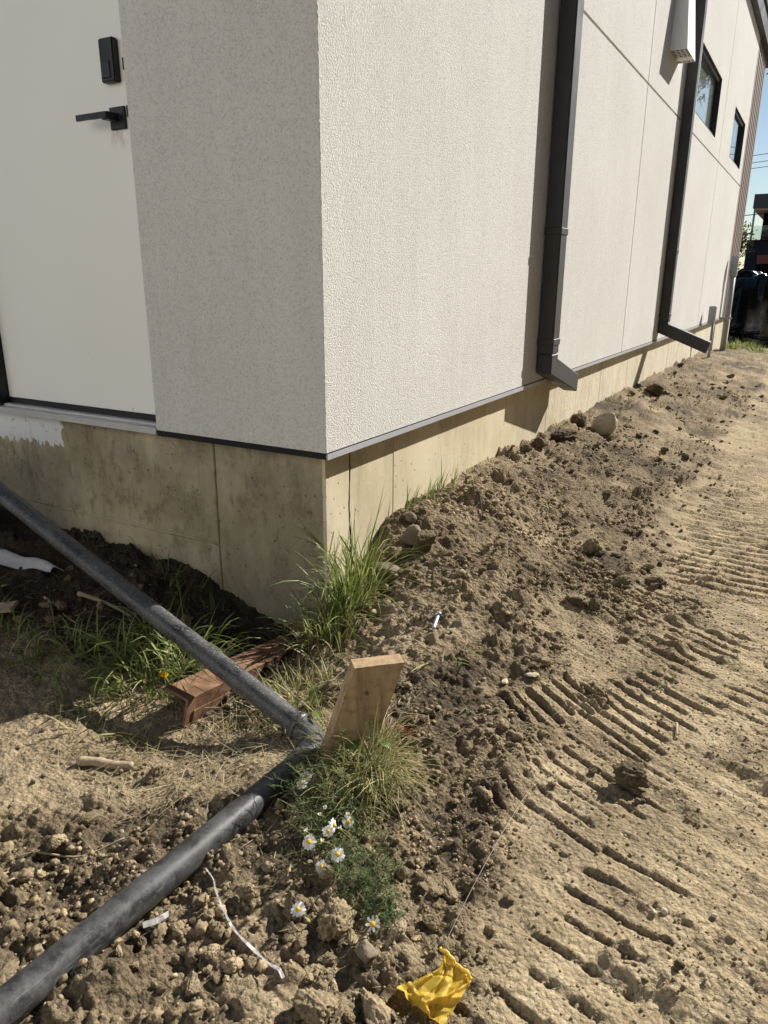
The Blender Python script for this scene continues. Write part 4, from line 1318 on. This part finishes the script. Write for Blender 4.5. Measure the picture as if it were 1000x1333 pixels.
tuft((.245, .735), 46, .05, .07, .0024, (1.0, .35), (.8, .6), 'straw', 'withered uprooted grass tuft on the soil bank', tone=(.4, 1))
for (x, y, az) in ((.50, -.20, -.3), (.55, -.17, -.5), (.57, -.09, -1.1)):
    tuft((x, y), 2, .01, .12, .0065, (1.25, .1), (.35, .1), 'grass', 'torn green grass blade lying on the soil below the bolt', 'torn blades below the bolt', az=az, tone=(.5, .9))
tuft((.56, -.74), 16, .07, .24, .0020, (.35, .25), (.6, .4), 'drygrass', 'thin upright dry stalks rising from the weeds at the stake', tone=(.4, 1))
tuft((.07, .05), 12, .06, .42, .0022, (.25, .2), (.5, .4), 'drygrass', 'thin seed stalks rising above the corner grass', tone=(.1, .9))
# far weeds by the plastic sheet
for k in range(9):
    x, y = random.uniform(-.25, .55), random.uniform(11.9, 13.2)
    specs_n = 70
    tuft((x, y), specs_n, .16, .16, .013, (.5, .3), (.7, .4), 'grass', 'patch of weeds growing before the black plastic sheet', 'weeds before the plastic sheet', tone=(.3, .95))

# straw and dead stems scattered flat: uncountable
specs = []
for _ in range(1500):
    z_ = random.random()
    if z_ < .55: x, y = random.gauss(.12, .17), random.gauss(-.80, .12)
    elif z_ < .8: x, y = random.gauss(.30, .16), random.gauss(-.50, .10)
    else: x, y = random.gauss(-.6, .35), random.gauss(-.55, .18)
    if y > -.02 and x < .02: continue
    specs.append(((x, y, gz_fast(x, y) + random.uniform(.001, .012)), random.uniform(0, 6.28), random.gauss(1.45, .12), random.gauss(.25, .25), random.uniform(.02, .10), random.uniform(.0009, .0022), random.random()))
for _ in range(90):
    x, y = random.uniform(.3, 1.0), random.uniform(-1.3, 1.2)
    specs.append(((x, y, gz_fast(x, y) + .004), random.uniform(0, 6.28), 1.5, random.gauss(.1, .2), random.uniform(.015, .06), random.uniform(.0008, .0018), random.random()))
o = link('straw_litter', blade_mesh('straw_litter', specs, 4), MT['straw'])
tag(o, 'scattered dry straw and dead stems on the soil', 'straw', None, 'stuff')

# ------------------------------------------------------------------ daisies
def ribbon_path(V, F, C, pts, w, tone):
    v0 = len(V)
    for i, p in enumerate(pts):
        t = (pts[min(i + 1, len(pts) - 1)] - pts[max(i - 1, 0)]).normalized()
        s = t.cross(Vector((.3, -.5, .8))).normalized(); u = s.cross(t)
        for a in (0, 2.094, 4.189):
            V.append(p + (s * math.cos(a) + u * math.sin(a)) * w); C.append((tone, .6, 0, 1))
    for i in range(len(pts) - 1):
        for k in range(3):
            a = v0 + i * 3 + k; b = v0 + i * 3 + (k + 1) % 3
            F.append((a, b, b + 3, a + 3))

def var_mesh(name, V, F, C, mat, parent):
    me = bpy.data.meshes.new(name); me.from_pydata([tuple(v) for v in V], [], F); me.update()
    me.polygons.foreach_set('use_smooth', [True] * len(F))
    at = me.attributes.new('var', 'FLOAT_COLOR', 'POINT'); at.data.foreach_set('color', np.array(C, dtype=np.float32).ravel())
    return link(name, me, MT[mat], parent)

def flower_head(c, nrm, size, parent, npet=15, droop=.15, openness=1.0):
    nrm = Vector(nrm).normalized(); s = nrm.cross(Vector((.2, .9, .1))).normalized(); u = nrm.cross(s)
    bm = bmesh.new()
    for k in range(npet):
        a = 2 * math.pi * k / npet + random.uniform(-.12, .12); L = size * random.uniform(.85, 1.05)
        dr = droop + random.uniform(-.25, .25)
        d = s * math.cos(a) + u * math.sin(a); q = nrm.cross(d)
        w = size * .17
        prof = [(.18, .55), (.45, .95), (.75, 1.0), (.93, .75), (1.0, .25)]
        L_, R_ = [], []
        for t, ww in prof:
            p = Vector(c) + d * L * t * openness + nrm * (size * (.05 - dr * t * t) + (1 - openness) * t * size * .8)
            L_.append(bm.verts.new(p - q * w * ww)); R_.append(bm.verts.new(p + q * w * ww))
        for i in range(len(prof) - 1): bm.faces.new((L_[i], R_[i], R_[i + 1], L_[i + 1]))
    h = bm_obj('flower_head', bm, MT['petal'], parent, True)
    bm = bmesh.new(); bmesh.ops.create_uvsphere(bm, u_segments=12, v_segments=8, radius=size * .33)
    rot = Vector((0, 0, 1)).rotation_difference(nrm).to_matrix()
    for v in bm.verts:
        v.co.z *= .62; v.co = rot @ v.co + Vector(c) + nrm * size * .06
    bm_obj('flower_disc', bm, MT['disc'], h, True)
    return h

def feathery(center, rad, n, height, parent, ell=(1, 1), lean=(0, 0)):
    """finely divided leaves: thin axes with thread-like leaflets"""
    V, F, C = [], [], []
    for _ in range(n):
        a = random.uniform(0, 6.283); rr = rad * math.sqrt(random.random())
        b = Vector((center[0] + rr * math.cos(a) * ell[0], center[1] + rr * math.sin(a) * ell[1], 0))
        b.z = gz_fast(b.x, b.y)
        L = height * random.uniform(.35, 1.0)
        d = Vector((math.cos(a) * .6 + lean[0] + random.gauss(0, .4), math.sin(a) * .6 + lean[1] + random.gauss(0, .4), 1.0)).normalized()
        pts = []; p = b.copy()
        for i in range(7):
            pts.append(p.copy()); p = p + d * L / 6; d = (d + Vector((random.gauss(0, .12), random.gauss(0, .12), -.10))).normalized()
        tone = random.random()
        ribbon_path(V, F, C, pts, .0007, tone)
        for q in pts[2:]:
            for _k in range(5):
                dd = Vector((random.gauss(0, 1), random.gauss(0, 1), random.gauss(.3, .7))).normalized()
                l = random.uniform(.008, .022)
                m = q + dd * l * .5 + Vector((0, 0, .002))
                ribbon_path(V, F, C, [q, m, q + dd * l], .00045, min(1, tone + random.uniform(-.2, .2)))
    return var_mesh('foliage', V, F, C, 'feather', parent)

def stem(p0, p1, parent, w=.0010):
    p0, p1 = Vector(p0), Vector(p1); mid = (p0 + p1) / 2 + Vector((random.gauss(0, .008), random.gauss(0, .008), .012))
    pts = [p0 * (1 - t) ** 2 + 2 * mid * t * (1 - t) + p1 * t * t for t in np.linspace(0, 1, 9)]
    return tube('stem', pts, w, MT['stemg'], parent, 6)

ch = empty('daisy_plant', (.56, -.80, gz(.56, -.80)))
tag(ch, 'feathery white daisy plant in flower beside the pipe elbow', 'daisy')
feathery((.550, -.765), .070, 85, .155, ch, (1, 1.2), (.1, -.25))
feathery((.625, -.890), .055, 60, .13, ch, (1.0, 1.2), (.1, -.3))
feathery((.715, -.935), .040, 34, .06, ch, (1.1, 1.0), (.2, -.2))
FLOWERS = [((.498, -.833, .060), .0165, (.2, -.5, .8)), ((.505, -.858, .055), .0160, (.1, -.4, .9)), ((.646, -.891, .060), .0175, (.9, -.5, .5)),
           ((.646, -.944, .060), .0165, (.8, .1, .4)), ((.647, -.965, .055), .0150, (.4, -.7, .5)), ((.623, -.997, .055), .0190, (.1, -.55, .8)),
           ((.684, -.988, .050), .0180, (.15, -.5, .85)), ((.664, -1.016, .045), .0155, (.7, -.3, .3)), ((.613, -1.048, .045), .0165, (-.9, -.5, .3)),
           ((.685, -1.119, .045), .0170, (.1, -.5, .8))]
for (c, sz, nr) in FLOWERS:
    x, y, hgt = c
    c3 = (x, y, gz_fast(x, y) + hgt)
    bx, by = x + random.gauss(.01, .012), y + random.uniform(.03, .06)
    stem((bx, by, gz_fast(bx, by)), c3, ch, .0013)
    flower_head(c3, nr, sz * .82, ch)
for _ in range(7):
    x, y = random.uniform(.58, .69), random.uniform(-1.02, -.88)
    c3 = (x, y, gz_fast(x, y) + random.uniform(.05, .09))
    stem((x + .01, y + .05, gz_fast(x, y)), c3, ch)
    flower_head(c3, (random.gauss(0, .5), random.gauss(0, .5), 1), .008, ch, 9, -.2, .55)
c2 = empty('daisy_plant', (.75, -1.0, gz(.75, -1.0)))
tag(c2, 'small daisy plant with one low flower above the big clods', 'daisy')
feathery((.755, -.975), .03, 34, .06, c2, (1, 1.2), (.1, -.4))
feathery((.800, -1.025), .022, 14, .03, c2, (1.4, 1), (.3, -.2))
c3 = (.804, -1.059, gz_fast(.804, -1.059) + .034)
stem((.785, -1.0, gz_fast(.785, -1.0)), c3, c2)
flower_head(c3, (.3, -.6, .7), .0145, c2, 7)

# dandelion
dn = empty('dandelion', (-.14, -.62, gz(-.14, -.62)))
tag(dn, 'yellow dandelion in the grass beside the rusty angle', 'dandelion')
top = Vector((-.135, -.640, gz(-.14, -.62) + .105))
stem((-.13, -.625, gz(-.13, -.625)), top, dn, .0018)
bm = bmesh.new()
for k in range(60):
    a = random.uniform(0, 6.283); e = random.uniform(.15, 1.35)
    d = Vector((math.cos(a) * math.sin(e), math.sin(a) * math.sin(e), math.cos(e))); q = d.cross(Vector((0, 0, 1))).normalized() * .0018
    L = .0155 * random.uniform(.8, 1.05)
    vs = [bm.verts.new(top - q * .6), bm.verts.new(top + q * .6), bm.verts.new(top + d * L + q), bm.verts.new(top + d * L - q)]
    bm.faces.new(vs)
bm_obj('flower_head', bm, MT['dandelion'], dn)
# broad leaves
def broad_leaf(loc, L, w, az, tilt, label, mat='leafgreen'):
    bm = bmesh.new(); rows = []
    for i in range(9):
        t = i / 8; ww = w * math.sin(math.pi * min(1, t * .93 + .05)) ** .8
        x = L * t; z = L * .18 * math.sin(t * 2.6)
        rows.append([bm.verts.new((x, -ww, z + ww * .25)), bm.verts.new((x, 0, z)), bm.verts.new((x, ww, z + ww * .25))])
    for i in range(8):
        for k in range(2): bm.faces.new((rows[i][k], rows[i][k + 1], rows[i + 1][k + 1], rows[i + 1][k]))
    o = bm_obj('broad_leaf', bm, MT[mat], None, True); o.location = loc; o.rotation_euler = (random.uniform(-.2, .2), -tilt, az)
    tag(o, label, 'leaf')
broad_leaf((-.52, -.42, gz(-.52, -.42) + .01), .15, .028, .3, .25, 'broad dark green leaf on the heap under the pipe')
broad_leaf((-.45, -.55, gz(-.45, -.55) + .02), .14, .026, -2.7, .2, 'broad dock leaf in the shaded grass behind the dandelion')
broad_leaf((.335, -.575, gz(.335, -.575) + .035), .06, .011, -.6, .1, 'small yellow green leaf lying on the pipe elbow')
broad_leaf((.275, -.50, gz(.275, -.50) + .03), .05, .009, 1.8, .5, 'upright yellow green leaf beside the pipe')
broad_leaf((.535, -.665, gz(.535, -.665) + .06), .045, .014, -1.2, -.4, 'drooping olive leaf below the stake')
broad_leaf((.57, -.635, gz(.57, -.635) + .05), .04, .014, -.2, -.3, 'round olive leaf beside the red leaf')

# ------------------------------------------------------------------ background beyond the building
def tarp():
    e = empty('covered_pile', (.2, 15.0, gz(.2, 15.0)))
    tag(e, 'heap of material under crumpled black plastic sheeting behind the building', 'covered pile')
    nu, nv = 90, 70
    V, F = [], []
    zg = -.66
    for j in range(nv + 1):
        for i in range(nu + 1):
            u, v = i / nu, j / nv
            x = -1.9 + 4.6 * u; y = 14.1 + 2.6 * v
            prof = np.interp(x, [-1.9, -1.3, -.55, -.15, .35, 1.0, 1.8, 2.7], [0, .55, 1.15, 1.36, 1.22, .95, .75, 0])
            cap = min(1, (v * (1 - v)) * 9) ** .55
            q = Vector((x * 1.3, y * 1.3, 2.0))
            k = prof * cap
            r1 = 1 - abs(mnoise.noise(q)) * 2; r2 = 1 - abs(mnoise.noise(q * 2.1 + Vector((4, 4, 4)))) * 2
            dz = (.20 * r1 + .07 * r2 - .16) * min(1, k * 2)
            dy = (.30 * mnoise.noise(q * .9 + Vector((7, 7, 7))) + .10 * r2) * min(1, k * 2)
            V.append((x + .05 * r2, y - dy, zg + k + dz))
    for j in range(nv):
        for i in range(nu):
            a = j * (nu + 1) + i; F.append((a, a + 1, a + nu + 2, a + nu + 1))
    mesh('plastic_sheet', V, F, MT['tarp'], e, True)
    for (x, y, z, L, r) in ((.15, 13.95, -.40, .5, .1), (.45, 13.9, -.48, .6, -.2), (-.1, 13.95, -.33, .3, .5)):
        tube('strap', [(x - L / 2, y, z - r * .2), (x, y - .06, z), (x + L / 2, y, z + r * .2)], .03, MT['tarp'], e, 8)
tarp()

nb = empty('modern_house', (0, 48, -.62))
tag(nb, 'dark modern house with a glazed balcony in the distance', 'house')
box('lower_storey', (-2.95, 9), (48, 56), (-.7, 2.79), MT['navy'], nb)
box('garage_opening', (-2.3, 3), (47.97, 47.999), (-.6, 1.5), MT['void'], nb)
box('garage_beam', (-2.3, 3), (47.9, 47.998), (1.504, 1.98), MT['red_trim'], nb)
box('roof_slab', (-2.86, 9), (47.4, 56), (4.48, 5.22), MT['dark_grey'], nb)
box('soffit', (-2.8, 9), (47.5, 55.9), (4.36, 4.477), MT['soffit'], nb)
box('upper_storey', (-2.35, 9), (48.9, 56), (2.795, 4.355), MT['void'], nb)
box('balcony_post', (-2.80, -2.70), (47.5, 47.6), (2.795, 4.358), MT['grey_conduit'], nb)
box('balcony_glass', (-2.69, 5), (47.52, 47.54), (2.80, 3.55), MT['glass'], nb)
box('balcony_floor', (-2.96, 9), (47.4, 48.9), (2.7905, 2.794), MT['dark_grey'], nb)

def leaf_cloud(name, center, radii, n, size, mat, parent, hollow=.35, sub=14):
    """crown of many separate leaf faces gathered in clumps"""
    c0 = Vector(center); V, F, C = [], [], []
    clumps = []
    for _ in range(sub):
        d = Vector((random.gauss(0, 1), random.gauss(0, 1), random.gauss(0, 1))).normalized() * random.uniform(hollow, 1)
        clumps.append((Vector((d.x * radii[0], d.y * radii[1], d.z * radii[2])) * .8, random.uniform(.22, .45)))
    for _ in range(n):
        cc, rr = random.choice(clumps)
        p = c0 + cc + Vector((random.gauss(0, 1) * radii[0], random.gauss(0, 1) * radii[1], random.gauss(0, 1) * radii[2])) * rr * .55
        s = size * random.uniform(.6, 1.3)
        a = Vector((random.gauss(0, 1), random.gauss(0, 1), random.gauss(0, 1))).normalized()
        b = a.cross(Vector((random.gauss(0, 1), random.gauss(0, 1), random.gauss(0, 1)))).normalized()
        v0 = len(V); V += [p - a * s, p + b * s * .5, p + a * s, p - b * s * .5]; F.append((v0, v0 + 1, v0 + 2, v0 + 3))
        t = random.random(); C += [(t, .6, 0, 1)] * 4
    return var_mesh(name, V, F, C, mat, parent)

def broad_tree(x, y, h, r, label, n=5000, group=None):
    e = empty('tree', (x, y, -.62)); tag(e, label, 'tree', group)
    tube('trunk', [(x, y, -.8), (x + .1, y, h * .35), (x + .05, y + .1, h * .75)], [.16, .12, .05], MT['bark'], e, 8)
    for k in range(5):
        a = k * 1.26
        tube('limb', [(x + .07, y, h * (.3 + .06 * k)), (x + r * .6 * math.cos(a), y + r * .6 * math.sin(a), h * (.5 + .08 * k))], [.06, .02], MT['bark'], e, 6)
    leaf_cloud('crown', (x, y, h * .58), (r, r, h * .42), n, .10, 'leaves', e)
broad_tree(-3.5, 44.5, 4.0, 1.3, 'olive leaved tree between the building and the distant dark house')
broad_tree(-7.5, 60, 7.0, 3.0, 'larger leafy tree further behind the building', 6000)

def conifer(x, y, zb, zt, rad, label):
    e = empty('conifer_tree', (x, y, -.62)); tag(e, label, 'tree')
    tube('trunk', [(x, y, -.8), (x, y, zb), (x, y, zt)], [.35, .28, .04], MT['bark'], e, 10)
    V, F, C = [], [], []; BV, BF = [], []
    nb_ = 90
    for k in range(nb_):
        t = k / nb_; z = zb + (zt - zb) * t
        L = rad * (1 - t) ** .75 * random.uniform(.75, 1.08); a = k * 2.399
        pts = []; p = Vector((x, y, z + .3)); d = Vector((math.cos(a), math.sin(a), .15))
        for i in range(8):
            pts.append(p.copy()); p = p + d.normalized() * L / 7; d.z -= .10
        V2, F2 = tube_data(pts, [.05 * (1 - i / 8.5) for i in range(8)], 5, len(BV)); BV += V2; BF += F2
        for i in range(1, 8):
            for _m in range(30):
                q = pts[i] + (pts[i] - pts[i - 1]) * random.uniform(-1, 0) + Vector((random.gauss(0, .22), random.gauss(0, .22), random.gauss(-.12, .16)))
                dd = Vector((math.cos(a) * .6 + random.gauss(0, .5), math.sin(a) * .6 + random.gauss(0, .5), -.6 + random.gauss(0, .4))).normalized()
                w = dd.cross(Vector((random.gauss(0, 1), random.gauss(0, 1), random.gauss(0, 1)))).normalized() * .055
                l = random.uniform(.22, .42); v0 = len(V)
                V += [q - w, q + w, q + dd * l + w * .3, q + dd * l - w * .3]; F.append((v0, v0 + 1, v0 + 2, v0 + 3)); C += [(random.random(), .6, 0, 1)] * 4
    mesh('limbs', BV, BF, MT['bark'], e, True)
    var_mesh('crown', V, F, C, 'needles', e)
conifer(3.3, 32.0, 7.8, 18.0, 6.5, 'tall dark conifer overhanging the distant yard')

# overhead wires
for k, (z0, lab) in enumerate(((4.86, 'highest'), (4.62, 'second'), (4.43, 'third'), (2.85, 'lowest'))):
    pts = [(x, 30.0 + .02 * x, z0 + .0022 * ((x + 20) ** 2 - 18.4 ** 2)) for x in np.linspace(-45, 40, 60)]
    o = tube('power_line', pts, .011 if k < 3 else .016, MT['black'], None, 5)
    tag(o, lab + ' of the overhead wires crossing the sky behind the building', 'power line')

# ------------------------------------------------------------------ unseen houses added outside the frame: one bounces sun, one blocks sky
def unseen_house(x, y, wall, roofm, label, win_face):
    """added unseen two-storey house: walls, gabled roof, windows with frames and panes"""
    e = empty('added_house', ((x[0] + x[1]) / 2, (y[0] + y[1]) / 2, -.62)); tag(e, label, 'house')
    box('wall', x, y, (-.9, 5.6), wall, e)
    ym = (y[0] + y[1]) / 2
    if win_face == 'y':
        prism('roof', [(x[0] - .4, 5.602), (x[1] + .4, 5.602), ((x[0] + x[1]) / 2, 7.4)], y[0] - .4, y[1] + .4, 1, roofm, e)
        for zc in (1.2, 4.2):
            for k in range(4):
                xc = x[0] + (x[1] - x[0]) * (k + .5) / 4
                f = box('window_frame', (xc - .55, xc + .55), (y[1] + .003, y[1] + .05), (zc - .6, zc + .6), MT['vent'], e)
                box('window_pane', (xc - .47, xc + .47), (y[1] + .0502, y[1] + .056), (zc - .52, zc + .52), MT['black'], f)
    else:
        prism('roof', [(y[0] - .4, 5.602), (y[1] + .4, 5.602), (ym, 7.2)], x[0] - .4, x[1] + .4, 0, roofm, e)
        for zc in (1.2, 4.2):
            for k in range(4):
                yc = y[0] + (y[1] - y[0]) * (k + .5) / 4
                f = box('window_frame', (x[0] - .05, x[0] - .003), (yc - .55, yc + .55), (zc - .6, zc + .6), MT['black'], e)
                box('window_pane', (x[0] - .056, x[0] - .0502), (yc - .47, yc + .47), (zc - .52, zc + .52), MT['black'], f)
unseen_house((-9, 7), (-16, -8.5), MT['pale_siding'], MT['dark_grey'], 'unseen white house added to bounce sun onto the door side', 'y')
unseen_house((6.5, 13), (-7, 9), MT['bark'], MT['dark_grey'], 'unseen dark brown house added to keep sky light off the long wall', 'x')
